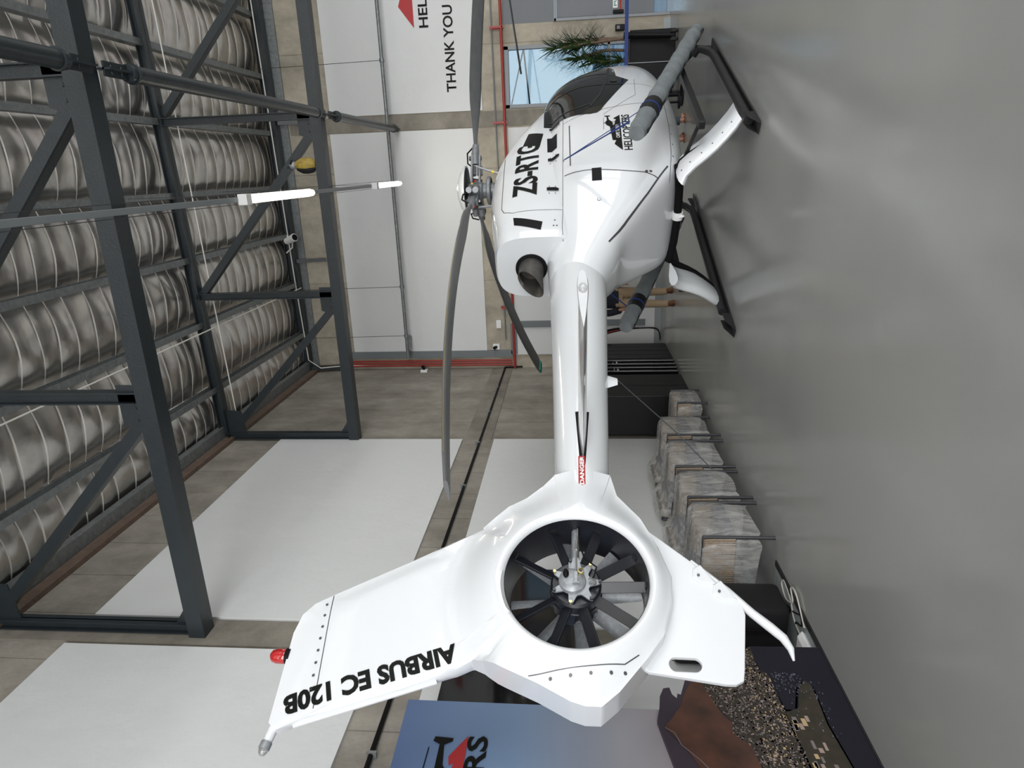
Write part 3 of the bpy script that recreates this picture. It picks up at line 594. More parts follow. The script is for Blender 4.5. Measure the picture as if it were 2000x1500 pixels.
# boom root collar, aerials, stabiliser
m = HM(); m.rings([[Vector((r*math.cos(2*PI*k/48), s, 1.66+r*math.sin(2*PI*k/48))) for k in range(48)] for s, r in ((5.34, .270), (5.37, .279), (5.60, .30))], False); m.build('boom_collar', 'heli_white', HR, .6)
def aerofoil(c, y0, z0, x, th, n=12):
    up_ = [(c*(1-math.cos(PI*k/n))/2) for k in range(n+1)]; f = lambda t: th/.2*c*(.2969*math.sqrt(max(t, 0))-.126*t-.3516*t*t+.2843*t**3-.1036*t**4)
    return [Vector((x, y0-u, z0+f(u/c))) for u in up_]+[Vector((x, y0-u, z0-f(u/c)-.001)) for u in reversed(up_[1:-1])]
for sg, nm in ((1, 'starboard'), (-1, 'port')):
    m = HM(); m.rings([aerofoil(.46-.03*k/5, 3.33, 1.647, sg*(.12+1.14*k/5), .125) for k in range(6)]); st = m.build('tail_stabiliser', 'heli_white', HR, .7)
    m = HM(); m.rings([aerofoil(.56, 3.40, 1.647, sg*1.262, .12), aerofoil(.56, 3.40, 1.647, sg*1.275, .10)]); m.build('tip_plate', 'heli_white', st, .7)
    MB(OFF).ball((sg*1.285, 3.2, 1.647), .026, 12, (.8, 1.5, 1)).build('position_light', 'clear', st, .8)
sd('stabiliser_slot', [poly2([(2.82, 1.635), (2.84, 1.632), (3.3, 1.60), (3.3, 1.695), (2.84, 1.668)])], 'black', boom, .03, .002)
m = HM(); m.rings([[Vector((a*.018, 3.82+b*.06*(1+t*-.5), 1.455-t*.085)) for a, b in ((-1, 0), (0, -1.2), (1, 0), (0, 1.3))] for t in (0, .5, 1)]); m.build('aerial_foot', 'heli_white', HR, .8)
m = HM(); m.tube([(0, 3.84, 1.37), (.0, 3.3, 1.0), (0, 2.95, .80)], .004, 6); m.build('wire_aerial', 'dark_metal', HR)
sd('warning_placard', [poly2([(2.90, 1.678), (2.90, 1.635), (2.66, 1.635), (2.66, 1.627), (2.625, 1.6565), (2.66, 1.686), (2.66, 1.678)])], 'ink_red', boom, .03, .003)

# ---------------------------------------------------------------- enclosed tail fan with fins
FC = (2.01, 1.70); R0 = .40
OUT = [(2.78, 1.835), (2.62, 2.0), (2.42, 2.28), (2.18, 2.69), (1.97, 3.07), (1.90, 3.19), (1.83, 3.245), (1.72, 3.265), (1.245, 3.245), (1.21, 3.20), (1.27, 3.08), (1.40, 2.70), (1.535, 2.33), (1.585, 2.24), (1.57, 2.18), (1.52, 2.07), (1.45, 1.9), (1.365, 1.73), (1.345, 1.66), (1.345, 1.58), (1.42, 1.49), (1.60, 1.335), (1.72, 1.245), (1.9, 1.18), (2.06, 1.17), (2.25, 1.225), (2.45, 1.31), (2.64, 1.44), (2.78, 1.475), (2.80, 1.65)]
def r_out(a):
    d = Vector((math.cos(a), math.sin(a))); best = 0
    for i in range(len(OUT)):
        p = Vector(OUT[i])-Vector(FC); q = Vector(OUT[(i+1) % len(OUT)])-Vector(FC); e = q-p; det = d.x*(-e.y)+e.x*d.y
        if abs(det) < 1e-9: continue
        t = (p.x*(-e.y)+e.x*p.y)/det; u = (d.x*p.y-d.y*p.x)/det
        if t > 0 and -1e-6 <= u <= 1+1e-6: best = max(best, t)
    return best
def edge_half(a, s, z):
    """half thickness at the rim of the tail"""
    if z > 2.2: return .030
    if s > 2.55: return .17 if abs(z-1.655) < .16 else .1
    if s < 1.64 and z < 2.25: return .12
    return .12
angs = set(2*PI*k/180 for k in range(180))
for p in OUT: angs.add(math.atan2(p[1]-FC[1], p[0]-FC[0]) % (2*PI))
angs = sorted(angs); NR = 22
raw = [edge_half(a, FC[0]+r_out(a)*math.cos(a), FC[1]+r_out(a)*math.sin(a)) for a in angs]
EH = [sum(raw[(i+j) % len(raw)] for j in range(-4, 5))/9 for i in range(len(raw))]
def half_t(r, ro, e, z):
    # rounded lip, then bulge fading into the flat fin
    lip = .19
    x = (r-R0)
    if x < .03: return lip-.03+.03*math.sqrt(max(0, 1-(1-x/.03)**2))
    base = e+(.055-e)*0
    mid = max(e, .052 if z > 2.15 else e)
    fade = smoothstep((x-.03)/max(.12, min(.30, ro-R0-.03)))
    return lip+(mid-lip)*fade if ro-r > .0 else e
m = HM(); rings = []
cols = []
for i, a in enumerate(angs):
    ro = r_out(a); e = EH[i]; col = []
    for sg in (1, -1):
        c = []
        for k in range(NR+1):
            t = k/NR; r = R0+(ro-R0)*t**1.35 if k else R0
            z = FC[1]+r*math.sin(a); h = half_t(r, ro, e, z)
            if ro-R0 > .5: h = h+(e-h)*smoothstep((t-.80)/.2)
            c.append(Vector((sg*h, FC[0]+r*math.cos(a), z)))
        col.append(c)
    cols.append(list(reversed(col[1]))+col[0] if False else col[0]+list(reversed(col[1])))
n = len(cols); vs = []; fs = []; L = len(cols[0])
for c in cols: vs += c
for i in range(n):
    j = (i+1) % n
    for k in range(L-1): fs.append((i*L+k, j*L+k, j*L+k+1, i*L+k+1))
m.add(vs, fs); tail = m.build('tail_fan_housing', 'heli_white', HR, .75)
TB = bvh_of([tail])
# black duct wall
m = HM(); m.rings([[Vector((x, FC[0]+r*math.cos(2*PI*k/72), FC[1]+r*math.sin(2*PI*k/72))) for k in range(72)] for x, r in ((.163, .398), (.06, .385), (-.1, .385), (-.163, .398))], False); duct = m.build('duct_liner', 'duct_black', HR, .6)
# rotor drum, blades, stator vanes, gearbox
m = HM(); m.lathe([(.001, -.135), (.10, -.13), (.135, -.11), (.142, -.05), (.138, .0), (.147, .005), (.147, .03), (.142, .035), (.142, .10), (.13, .115), (.09, .11), (.001, .1)], (0, FC[0], FC[1]), (1, 0, 0), 32); drum = m.build('fan_hub', 'duct_black', HR, .6)
for k in range(8):
    a = 2*PI*(k+.15)/8; d = Vector((0, math.cos(a), math.sin(a))); tn = Vector((0, -math.sin(a), math.cos(a))); m = HM(); rg = []
    for t in range(5):
        r = .135+(.375-.135)*t/4; c = Vector((-.06, FC[0], FC[1]))+d*r; ch = .038; tw = math.radians(38-4*t); u = tn*math.cos(tw)+Vector((1, 0, 0))*math.sin(tw); v = d.cross(u)
        rg.append([c+u*ch*x+v*.006*y for x, y in ((-1, 0), (-.5, -1), (.3, -1), (1, -.2), (1, .2), (.3, 1), (-.5, 1))])
    m.rings(rg); m.tube([Vector((-.06, FC[0], FC[1]))+d*.12, Vector((-.06, FC[0], FC[1]))+d*.15], .022, 10); m.build('fan_blade', 'castalu', HR, .6)
sa = [math.radians(x) for x in (20, 62, 122, 160, 196, 236, 272, 300, 340)]
for a in sa:
    d = Vector((0, math.cos(a), math.sin(a))); tn = Vector((0, -math.sin(a), math.cos(a))); m = HM()
    p = Vector((.07, FC[0], FC[1])); m.bar(p+d*.12, p+d*.392, .014, .062, (tn*.85+Vector((.55, 0, 0))).normalized()); v = m.build('stator_vane', 'duct_black', HR, bevel=.003)
    m = HM(); m.bar(p+d*.388-Vector((.03, 0, 0)), p+d*.388+Vector((.03, 0, 0)), .04, .008, d); m.build('vane_bracket', 'black_satin', v)
# gearbox on the starboard side with seven-armed star flange
gx = .125
star = []
for k in range(56):
    a = 2*PI*k/56+PI/2+PI; t = (math.cos(7*(a-PI/2-PI))+1)/2; r = .082+.062*t**2.2; star.append((FC[0]+r*math.cos(a), FC[1]+r*math.sin(a)))
m = HM(); m.prism(star, lambda a, b: (gx, a, b), lambda a, b: (gx+.012, a, b)); gb = m.build('gearbox_flange', 'castalu', HR, bevel=.002)
for k in range(7):
    a = 2*PI*k/7+PI/2+PI; m = HM(); m.lathe([(.001, .016), (.009, .016), (.009, 0)], (gx+.01, FC[0]+.132*math.cos(a), FC[1]+.132*math.sin(a)), (1, 0, 0), 8); m.build('flange_bolt', 'brass' if k % 2 else 'dark_metal', gb)
m = HM(); m.lathe([(.078, 0), (.074, .022), (.06, .034), (.045, .04), (.001, .042)], (gx+.008, FC[0], FC[1]+.02), (1, 0, 0), 24); m.build('gearbox_casing', 'castalu', HR, .6)
m = HM(); m.tube([(gx-.05, FC[0]+.07, FC[1]+.005), (gx-.07, FC[0]+.40, FC[1]+.0)], .024, 18); m.build('drive_shaft', 'castalu', HR, .6)
m = HM(); m.prism([(FC[0]+.06, FC[1]-.035), (FC[0]+.06, FC[1]+.035), (FC[0]+.14, FC[1]+.016), (FC[0]+.14, FC[1]-.016)], lambda a, b: (gx+.02, a, b), lambda a, b: (gx+.035, a, b)); m.build('shaft_bracket', 'castalu', HR, bevel=.002)
m = HM(); m.tube([(gx+.05, FC[0]-.02, FC[1]-.0), (gx+.05, FC[0]+.13, FC[1]-.002), (gx+.0, FC[0]+.36, FC[1]-.012)], .005, 8); m.tube([(gx+.05, FC[0]+.18, FC[1]-.001), (gx+.03, FC[0]+.26, FC[1]-.006)], .009, 8); m.build('control_rod', 'metal', HR, .6)
m = HM(); m.tube([(gx+.0, FC[0]+.37, FC[1]-.02), (gx+.04, FC[0]+.22, FC[1]-.022), (gx+.055, FC[0]+.12, FC[1]-.05), (gx+.05, FC[0]+.07, FC[1]-.115), (gx+.03, FC[0]+.02, FC[1]-.10), (gx+.03, FC[0]+.0, FC[1]-.07)], .005, 8); m.build('cable_loom', 'black', HR, .6)
m = HM(); m.lathe([(.018, 0), (.018, .02), (.012, .022)], (gx+.05, FC[0]+.035, FC[1]-.028), (1, 0, 0), 14); m.build('oil_sight_glass', 'brass', HR, .5)
m = HM(); m.ball((gx+.055, FC[0]+.025, FC[1]+.055), .028, 12, (.6, 1.0, .6)); m.build('rubber_cap', 'black', HR, .8)
for q in range(3):
    m = HM(); m.tube([(gx+.03, FC[0]+.0-.01*q, FC[1]-.075-.012*q), (gx+.045, FC[0]+.0-.01*q, FC[1]-.085-.012*q)], .01, 8); m.build('connector', 'metal', HR, .6)
m = HM(); m.bar((gx+.06, FC[0]-.04, FC[1]), (gx+.06, FC[0]+.03, FC[1]), .02, .02); m.bar((gx+.06, FC[0]-.035, FC[1]-.02), (gx+.06, FC[0]-.035, FC[1]+.02), .012, .012); m.build('pitch_fork', 'castalu', HR, bevel=.002)
# rivets and seams of the tail
pline([(1.95, 3.095), (1.315, 3.03)], .005, .0015, TB, parent=tail)
for k in range(8):
    t = (k+.5)/8.3; sd('rivet', [disc(1.925+(1.36-1.925)*t, 3.122+(3.065-3.122)*t, .008)], 'bolt', tail, 0, .003, TB)
pline([(1.475, 1.99), (1.50, 1.80), (1.52, 1.62), (1.545, 1.46), (1.60, 1.385)], .005, .0015, TB, parent=tail)
for z in (1.93, 1.83, 1.73, 1.63, 1.53, 1.46): sd('rivet', [disc(1.455+(1.93-z)*.11, z, .009)], 'bolt', tail, 0, .003, TB)
# type lettering up the trailing edge, reading from bottom to top
A0 = Vector((1.565, 2.31)); A1v = Vector((1.262, 3.17)); ud = (A1v-A0).normalized(); vd = Vector((ud.y, -ud.x))*-1
vd = Vector((-ud.y, ud.x))
if vd.x > 0: vd = -vd
tx = txt('AIRBUS EC 120B', .045); Lt = (A1v-A0).length; base = A0-vd*.118
sd('type_lettering', [([tuple(base+ud*(a*Lt)+vd*(b*.105)) for a, b in tx[0]], tx[1])], 'ink', tail, .03, .003, TB)
# trailing edge tab strips
m = HM(); m.bar((.0, 1.255, 3.13), (0, 1.50, 2.43), .016, .045, (0, -.3, 0)); m.build('trim_tab', 'heli_white', HR, bevel=.003)
# lower fin with oval hole
FIN = [(2.45, 1.27), (2.19, .99), (2.02, .835), (1.99, .805), (1.95, .79), (1.90, .785), (1.60, .845), (1.54, .86), (1.52, .90), (1.52, .95), (1.57, 1.33), (1.62, 1.40), (1.9, 1.25), (2.3, 1.30)]
hole = [(1.615+.038*math.sin(2*PI*k/20), 1.14+.045*(1 if math.cos(2*PI*k/20) > 0 else -1)+.038*math.cos(2*PI*k/20)) for k in range(20)]
m = HM(); m.prism(FIN, lambda a, b: (.016, a, b), lambda a, b: (-.016, a, b), [hole]); lf = m.build('lower_fin', 'heli_white', HR, bevel=.006)
m = HM(); m.tube([(0, 2.24, 1.03), (0, 2.05, .85), (0, 1.92, .745), (0, 1.84, .665), (0, 1.78, .61), (0, 1.72, .587), (0, 1.66, .587)], [.012, .02, .024, .026, .024, .018, .006], 14); m.build('tail_skid', 'heli_white', HR, .8)
for s, z in ((2.14, .985), (2.04, .885)):
    m = HM(); m.prism([(s+.06, z+.0), (s-.06, z-.07), (s-.05, z+.02), (s-.02, z+.055), (s+.03, z+.045)], lambda a, b: (.030, a, b), lambda a, b: (-.030, a, b)); br = m.build('skid_bracket', 'heli_white', HR, bevel=.004)
    m = HM(); m.lathe([(.001, .036), (.008, .036), (.008, .0)], (0, s-.01, z+.02), (1, 0, 0), 10); m.build('bracket_bolt', 'bolt', br)
m = HM(); m.tube([(0, 1.60, 3.25), (0, 1.60, 3.275)], .042, 18); m.build('beacon_base', 'black', HR, .6)
m = HM(); m.lathe([(.038, 0), (.04, .01), (.04, .05), (.033, .075), (.018, .088), (.001, .09)], (0, 1.60, 3.275), (0, 0, 1), 18); m.build('beacon_lamp', 'red_beacon', HR, .8)
m = HM(); m.tube([(0, 1.34, 3.20), (0, 1.22, 3.225), (0, 1.16, 3.235)], [.022, .026, .024], 14); tp = m.build('tail_light_boom', 'heli_white', HR, .8)
m = HM(); m.tube([(0, 1.165, 3.234), (0, 1.13, 3.24)], .028, 14); m.build('lamp_ring', 'castalu', tp, .6); m = HM(); m.ball((0, 1.125, 3.24), .023, 12, (1, 1.2, 1)); m.build('tail_lamp', 'clear', tp, .8)
tx = txt('DANGER', .04); sd('placard_lettering', [([(2.895-.0-(.225)*(1-a), 1.6425+b*.027) for a, b in tx[0]], tx[1])], 'ink_white', boom, .03, .005)

# ---------------------------------------------------------------- main rotor
HS = 7.15
def HP(r, a, z, tan=0): return Vector((0, HS, z))+Vector((math.cos(a), math.sin(a), 0))*r+Vector((-math.sin(a), math.cos(a), 0))*tan
m = HM(); m.lathe([(.001, 2.45), (.20, 2.47), (.12, 2.56), (.085, 2.6), (.085, 2.72), (.10, 2.74), (.10, 2.86), (.06, 2.9), (.001, 2.9)], (0, HS, 0), (0, 0, 1), 24); m.build('rotor_mast', 'hub_grey', HR, .6)
m = HM(); m.lathe([(.001, 3.03), (.10, 3.02), (.20, 2.985), (.265, 2.94), (.285, 2.915), (.278, 2.91), (.26, 2.93), (.19, 2.97), (.001, 3.0)], (0, HS, 0), (0, 0, 1), 36); cap_ = m.build('rotor_cap', 'heli_white', HR, .8)
m = HM(); m.lathe([(.001, 2.905), (.262, 2.912), (.262, 2.92)], (0, HS, 0), (0, 0, 1), 36); m.build('cap_underside', 'black_satin', cap_, .8)
m = HM(); m.lathe([(.14, 2.63), (.16, 2.64), (.16, 2.67), (.14, 2.68), (.09, 2.66)], (0, HS, 0), (0, 0, 1), 28); m.build('swashplate', 'hub_grey', HR, .6)
hang = math.atan2(dv.x, dv.y)
PIT = {-106: 3, 131: 6, 14: -24}
tips = {-106: -.44, 131: -.50, 14: -.42}
for bi, (deg, droop) in enumerate(tips.items()):
    a = math.radians(deg)+hang; zb = 2.815
    # arm: two cheek plates, sleeve, paired dampers, link rod
    m = HM()
    for dz in (-.045, .045): m.bar(HP(.07, a, zb+dz), HP(.40, a, zb+dz-.01), .075, .022)
    m.build('rotor_arm', 'hub_grey', HR, bevel=.006)
    m = HM(); m.tube([HP(.30, a, zb), HP(.42, a, zb), HP(.52, a, zb-.008)], [.045, .045, .036], 14); m.build('blade_sleeve', 'hub_grey', HR, .6)
    for dz in (-.037, .037):
        m = HM(); m.tube([HP(.20, a, zb+dz, .09), HP(.30, a, zb+dz, .11)], .034, 14); m.build('damper', 'castalu', HR, .6)
    m = HM(); m.tube([HP(.15, a, 2.50, -.12), HP(.2, a, 2.66, -.12), HP(.24, a, 2.77, -.11)], .013, 10); m.build('pitch_link', 'castalu', HR, .6)
    m = HM(); m.tube([HP(.175, a, 2.585, -.12), HP(.185, a, 2.615, -.12)], .016, 10); m.build('link_band', ('yellow', 'red', 'yellow')[bi], HR)
    m = HM(); m.lathe([(.001, -.075), (.026, -.07), (.03, 0), (.026, .07), (.001, .075)], HP(.37, a, zb), (0, 0, 1), 12); m.build('hinge_pin', 'dark_metal', HR, .6)
    m = HM(); m.tube([HP(.5, a, zb+.03, .03), HP(.44, a, zb+.10, .05), HP(.33, a, zb+.10, .07), HP(.28, a, zb+.03, .09)], .009, 8); m.build('hose', 'black', HR, .6)
    m = HM(); m.tube([HP(.12, a, zb-.06, .1), HP(.14, a, zb+.055, .1)], .03, 12); m.build('elastomer_bearing', 'dark_metal', HR, .6)
    m = HM(); m.tube([HP(.125, a, zb+.01, .1), HP(.13, a, zb+.03, .1)], .033, 12); m.build('bearing_band', ('yellow', 'red', 'red')[bi], HR)
    # blade
    rg = []; N = 26
    for k in range(N+1):
        r = .45+(5.0-.45)*k/N; t = (r-.45)/4.55; c = .05+.21*smoothstep((r-.45)/.7) if r < 1.2 else .26; th = .03 if r > 1 else .032
        if k == N: c *= .6
        tw = math.radians(PIT[deg]*(1-.3*t)); zc = zb+droop*t**1.8
        ctr = HP(r, a, zc); u = Vector((-math.sin(a), math.cos(a), 0))*math.cos(tw)+Vector((0, 0, 1))*math.sin(tw); v = Vector((-math.cos(a)*0, 0, 1))*math.cos(tw)-Vector((-math.sin(a), math.cos(a), 0))*math.sin(tw)
        prof = [(.5, 0), (.46, .35), (.3, .5), (0, .42), (-.3, .2), (-.5, .03), (-.5, -.03), (-.3, -.2), (0, -.35), (.3, -.4), (.46, -.28)]
        rg.append([ctr+u*(x*c-.04*0)+v*(y*th*(1 if c > .12 else 1.3)) for x, y in prof])
    m = HM(); m.rings(rg); bl = m.build('main_rotor_blade', 'blade_grey', HR, .8)
    m = HM(); m.rings([[p[0]+(p[0]-p[5])*.006, p[0]-(p[0]-p[5])*.002+(p[1]-p[0])*.4, p[0]-(p[0]-p[5])*.002+(p[10]-p[0])*.4] for p in rg[8:-1]]); m.build('leading_edge_strip', 'leading_gold' if deg == -106 else 'metal', bl)
    if deg == 131:
        m = HM(); p = rg[-1]; cpt = HP(4.98, a, zb+droop); m.bar(HP(4.88, a, zb+droop*.97, -.0), HP(5.03, a, zb+droop*1.0, -.0), .19, .05); m.build('tip_cover', 'green_tape', bl, bevel=.012)

# ---------------------------------------------------------------- landing gear
for sg in (1, -1):
    x = sg*1.0; so = 0 if sg > 0 else -.42
    m = HM(); m.tube([(x, 8.62, .30), (x, 8.55, .16), (x, 8.40, .082), (x, 8.2, .07), (x, 7.2, .07), (x, 6.32+so*.6, .07)], [.04, .044, .046, .046, .046, .046], 16); sk = m.build('skid_tube', 'black_satin', HR, .7)
    m = HM(); m.bar((x+sg*.0, 8.80, .017), (x, 6.14 if sg > 0 else 5.68, .012), .11, .012); m.bar((x-.05, 8.86, .05), (x-.05, 8.60, .02), .012, .06); m.build('ski_plate', 'black_satin', sk, bevel=.003)
    m = HM(); m.prism([(6.40+so, .012), (6.40+so, .10), (6.26+so, .09), (6.10+so, .012)], lambda a, b: (x+.052, a, b), lambda a, b: (x+.046, a, b)); m.prism([(6.40+so, .012), (6.40+so, .10), (6.26+so, .09), (6.10+so, .012)], lambda a, b: (x-.046, a, b), lambda a, b: (x-.052, a, b)); m.build('skid_end_scoop', 'black_satin', sk, bevel=.002)
    # rear leg: round tube inside a white aerofoil fairing
    leg = [(.42, .66), (.50, .655), (.57, .62), (.63, .54), (.69, .44), (.76, .34), (.84, .25), (.92, .17), (.985, .115)]
    m = HM(); m.tube([(sg*a, 6.42+.12*i/8, b) for i, (a, b) in enumerate(leg)], .035, 12); m.build('rear_leg', 'black', HR, .7)
    fr_ = [[Vector((sg*(a+n[0]*t*.5), s, b+n[1]*t*.5)) for s, t in ((s0, .004), (s0+.03, .075), (s0+.10, .10), (s0+.22, .085), (s0+.42, .012), (s0+.42, -.012), (s0+.22, -.085), (s0+.10, -.10), (s0+.03, -.075), (s0, -.004))]
           for i, (a, b) in enumerate(leg[1:]) for n in [(.6, .8) if i < 3 else (.75, .66)] for s0 in [6.08+.045*i+so*.5]]
    m = HM(); m.rings(fr_); fg = m.build('leg_fairing', 'heli_white', HR, .9)
    for i in range(0, 7):
        v = fr_[i][2 if sg > 0 else 1]; nrm = Vector((sg*.6, -.5, .5)).normalized(); m = HM(); q = (fr_[i][1]+fr_[i][2])/2
        m.lathe([(.001, .006), (.007, .004), (.007, -.004)], q, Vector((sg*.68, -.25, .68)), 8); m.build('rivet', 'bolt', fg)
    # front leg
    m = HM(); m.tube([(sg*.35, 8.55, .60), (sg*.52, 8.58, .58), (sg*.68, 8.60, .50), (sg*.84, 8.60, .38), (sg*.95, 8.60, .29), (sg*1.0, 8.58, .24)], [.045, .045, .044, .042, .04, .04], 16); fl_ = m.build('front_leg', 'black', HR, .7)
    m = HM(); m.tube([(sg*.93, 8.60, .27), (sg*1.01, 8.6, .22)], .058, 14); m.build('leg_joint', 'black_satin', fl_, .6)
    m = HM(); m.tube([(sg*.62, 8.6, .56), (sg*.66, 8.6, .54)], .05, 14); m.build('clamp_band', 'castalu', fl_, .6)
    # boarding step
    m = HM(); m.bar((sg*.93, 6.42, .47), (sg*.93, 8.60, .47), .08, .065); m.build('boarding_step', 'plastic_black', HR, bevel=.012)
    m = HM(); m.bar((sg*.55, 6.5, .60), (sg*.9, 6.5, .49), .03, .03); m.bar((sg*.55, 8.4, .56), (sg*.9, 8.4, .49), .03, .03); m.build('step_arm', 'plastic_black', HR)
m = HM(); m.tube([(-.55, 6.42, .655), (-.3, 6.42, .62), (0, 6.42, .61), (.3, 6.42, .62), (.55, 6.42, .655)], .042, 16); m.build('rear_cross_tube', 'black', HR, .7)
m = HM(); m.tube([(-.5, 8.55, .58), (.5, 8.55, .58)], .045, 16); m.build('front_cross_tube', 'black', HR, .7)
m = HM(); m.tube([(-.04, 6.42, .61), (.0, 6.42, .61), (.04, 6.42, .61)], [.056, .06, .055], 12); m.tube([(.0, 6.38, .6), (.02, 6.36, .55)], [.02, .012], 8); m.build('tie_rag', 'ink_white', HR, .8)
m = HM(); m.tube([(0, 9.7, .50), (0, 9.7, .20)], .016, 10); m.lathe([(.001, 0), (.09, 0), (.09, .02), (.001, .02)], (0, 9.7, .19), (0, 0, 1), 16); m.build('belly_aerial', 'black', HR, .7)

# ---------------------------------------------------------------- covered poles strapped to both sides
def pole(sg, label):
    t = thing('covered_pole', label, 'pole', hworld(sg*1.08, 5.92, 1.13), HR.rotation_euler.z, 'long poles in grey fabric covers strapped beside the helicopter')
    L = (3.15, -.96) if sg > 0 else (2.45, -.86)
    a = Vector((0, 0, 0)); b = Vector((0, L[0], L[1])); rg = []
    for k in range(25):
        u = k/24; p = a.lerp(b, u); r = .086*(1+.05*math.sin(k*2.1)+.03*math.sin(k*4.7)); r *= 1 if 0 < k < 23 else .8
        rg.append([p+Vector((math.cos(q), 0, 0))*r+Vector((0, .27, .96))*math.sin(q)*r*1.05 for q in [2*PI*j/16 for j in range(16)]])
    MB().rings(rg).build('fabric_cover', 'fabric_grey', t, .9)
    m = MB(); m.bar(a.lerp(b, .01)+Vector((0, 0, -.085)), b+Vector((0, 0, -.08)), .03, .02); m.build('cover_seam', 'plastic_black', t)
    m = MB(); p = a.lerp(b, .13); q = a.lerp(b, .215); m.tube([p, q], .094, 18); m.build('black_patch', 'plastic_black', t, .6)
    m = MB(); p = a.lerp(b, .165); m.tube([p, p+Vector((0, .02, -.006))], .099, 18); m.build('strap_loop', 'blue_strap', t, .6)
    return t
PL = pole(1, 'grey fabric-covered pole on the near side, slanting down past the emblem'); PP = pole(-1, 'grey fabric-covered pole on the far side, its end near the khaki legs')
t = thing('tie_strap', 'blue strap tied from the near covered pole up to the cabin side', 'strap', hworld(0, 0, 0), HR.rotation_euler.z)
anchor = Vector((.69, 6.34, 1.765)); e1 = Vector((1.12, 6.1, 1.18)); e2 = Vector((1.08, 6.46, 1.06))
m = MB(); m.bar(anchor, anchor.lerp(e1, .70), .045, .006, (1, 0, 0)); m.tube([anchor.lerp(e1, .70), e1], .009, 6); m.build('strap', 'blue_strap', t)
m = MB(); m.tube([anchor, e2], .004, 6); m.build('cord', 'blue_strap', t); m = MB(); m.tube([anchor+Vector((0, .0, .01)), anchor+Vector((-.01, -.06, .03))], .007, 8); m.build('buckle', 'metal', t)
for sg in (-1,):
    m = MB(); m.tube([hworld(-1.08, 6.32, 1.09), hworld(-.70, 6.5, 1.6)], .007, 6); props(m.build('tie_strap', 'blue_strap', None), 'thin blue strap holding the far covered pole to the cabin side', 'strap')
# blade tip of another helicopter reaching in from the right
t = thing('parked_rotor_blade', 'dark grey rotor blade tip of another aircraft reaching in above the window', 'rotor blade', (1.32, 9.8, 2.38), math.radians(-8))
rg = []
for k in range(14):
    u = k/13; c = .02 if k == 0 else .22; p = Vector((u*4.6+(0 if k else -.12), u*1.2, .70*u**.8*.75+.03*u)); rg.append([p+Vector((-.25, .97, 0))*x*c+Vector((0, 0, y*.03)) for x, y in ((.5, 0), (.3, .5), (-.2, .3), (-.5, 0), (-.2, -.2), (.3, -.4))])
MB().rings(rg).build('blade', 'blade_dark', t, .8)
MB().tube([(4.6, 1.2, .56), (5.6, 1.46, .66)], [.05, .12], 14).build('blade_root', 'hub_grey', t, .7)
MB().tube([(5.6, 1.46, -2.37), (5.6, 1.46, .8)], [.12, .12], 14).build('support_mast', 'hub_grey', t, .7)

# ================================================================ MURAL BOARD AND THINGS ALONG THE LEFT WALL
XP = -3.29
t = thing('mural_board', 'large free-standing mural with blue sky, rock hill and coastal town, cut along the hills', 'mural', (XP, 2.3, 0))
yz = lambda d: (lambda u, v: (d, u-2.3, v))
m = MB(); m.prism([(.6, .87), (3.40, .87), (3.41, 2.80), (.6, 2.72)], lambda a, b: (0, a-2.3, b), lambda a, b: (-.03, a-2.3, b)); m.build('sky_print', 'p_sky', t)
OUTL = [(.6, .0), (3.985, 0), (3.975, .49), (3.84, .66), (3.68, .90), (3.665, .93), (3.64, .985), (3.50, 1.035), (3.51, 1.055), (3.47, 1.065), (3.50, 1.09), (3.56, 1.10), (3.55, 1.14), (3.48, 1.17), (3.38, 1.185), (3.28, 1.21), (2.9, 1.14), (2.4, 1.2), (1.8, 1.1), (1.2, 1.25), (.6, 1.2)]
m = MB(); m.prism(OUTL, lambda a, b: (.032, a-2.3, b), lambda a, b: (.002, a-2.3, b)); m.build('landscape_cutout', 'p_hill', t)
f = yz(.034)
decal('sea_print', [poly2([(.6, .0), (3.98, 0), (3.97, .49), (3.74, .495), (3.70, .44), (3.60, .435), (3.50, .44), (3.38, .42), (3.2, .37), (2.8, .36), (.6, .36)])], f, 'p_sea', t, 0)
rockp = [(3.23, 1.175), (3.30, 1.12), (3.40, 1.055), (3.55, .99), (3.66, .925), (3.60, .885), (3.42, .83), (3.33, .80), (3.29, .76), (3.20, .77), (3.12, .69), (2.9, .66), (2.5, .6), (1.6, .6), (1.6, .95), (2.3, .95), (2.75, .98), (2.98, 1.02), (3.12, 1.09)]
decal('rock_hill_print', [poly2(rockp)], yz(.036), 'p_rock', t, 0)
cityp = [(3.66, .925), (3.84, .66), (3.97, .49), (3.74, .49), (3.70, .44), (3.60, .435), (3.40, .42), (2.2, .34), (2.2, .62), (2.9, .66), (3.12, .69), (3.2, .77), (3.29, .76), (3.42, .83), (3.60, .885)]
decal('town_ground_print', [poly2(cityp)], yz(.0355), 'p_grass', t, 0)
decal('headland_print', [poly2([(3.38, .42), (3.42, .33), (3.60, .27), (3.66, .22), (3.63, .19), (3.50, .19), (3.30, .20), (3.0, .17), (2.2, .13), (2.2, .42)])], yz(.0355), 'p_grass', t, 0)
def pinside(p, poly):
    c = False; j = len(poly)-1
    for i in range(len(poly)):
        a, b = poly[i], poly[j]
        if (a[1] > p[1]) != (b[1] > p[1]) and p[0] < (b[0]-a[0])*(p[1]-a[1])/(b[1]-a[1])+a[0]: c = not c
        j = i
    return c
rnd = random.Random(5); B = {k: [] for k in range(4)}
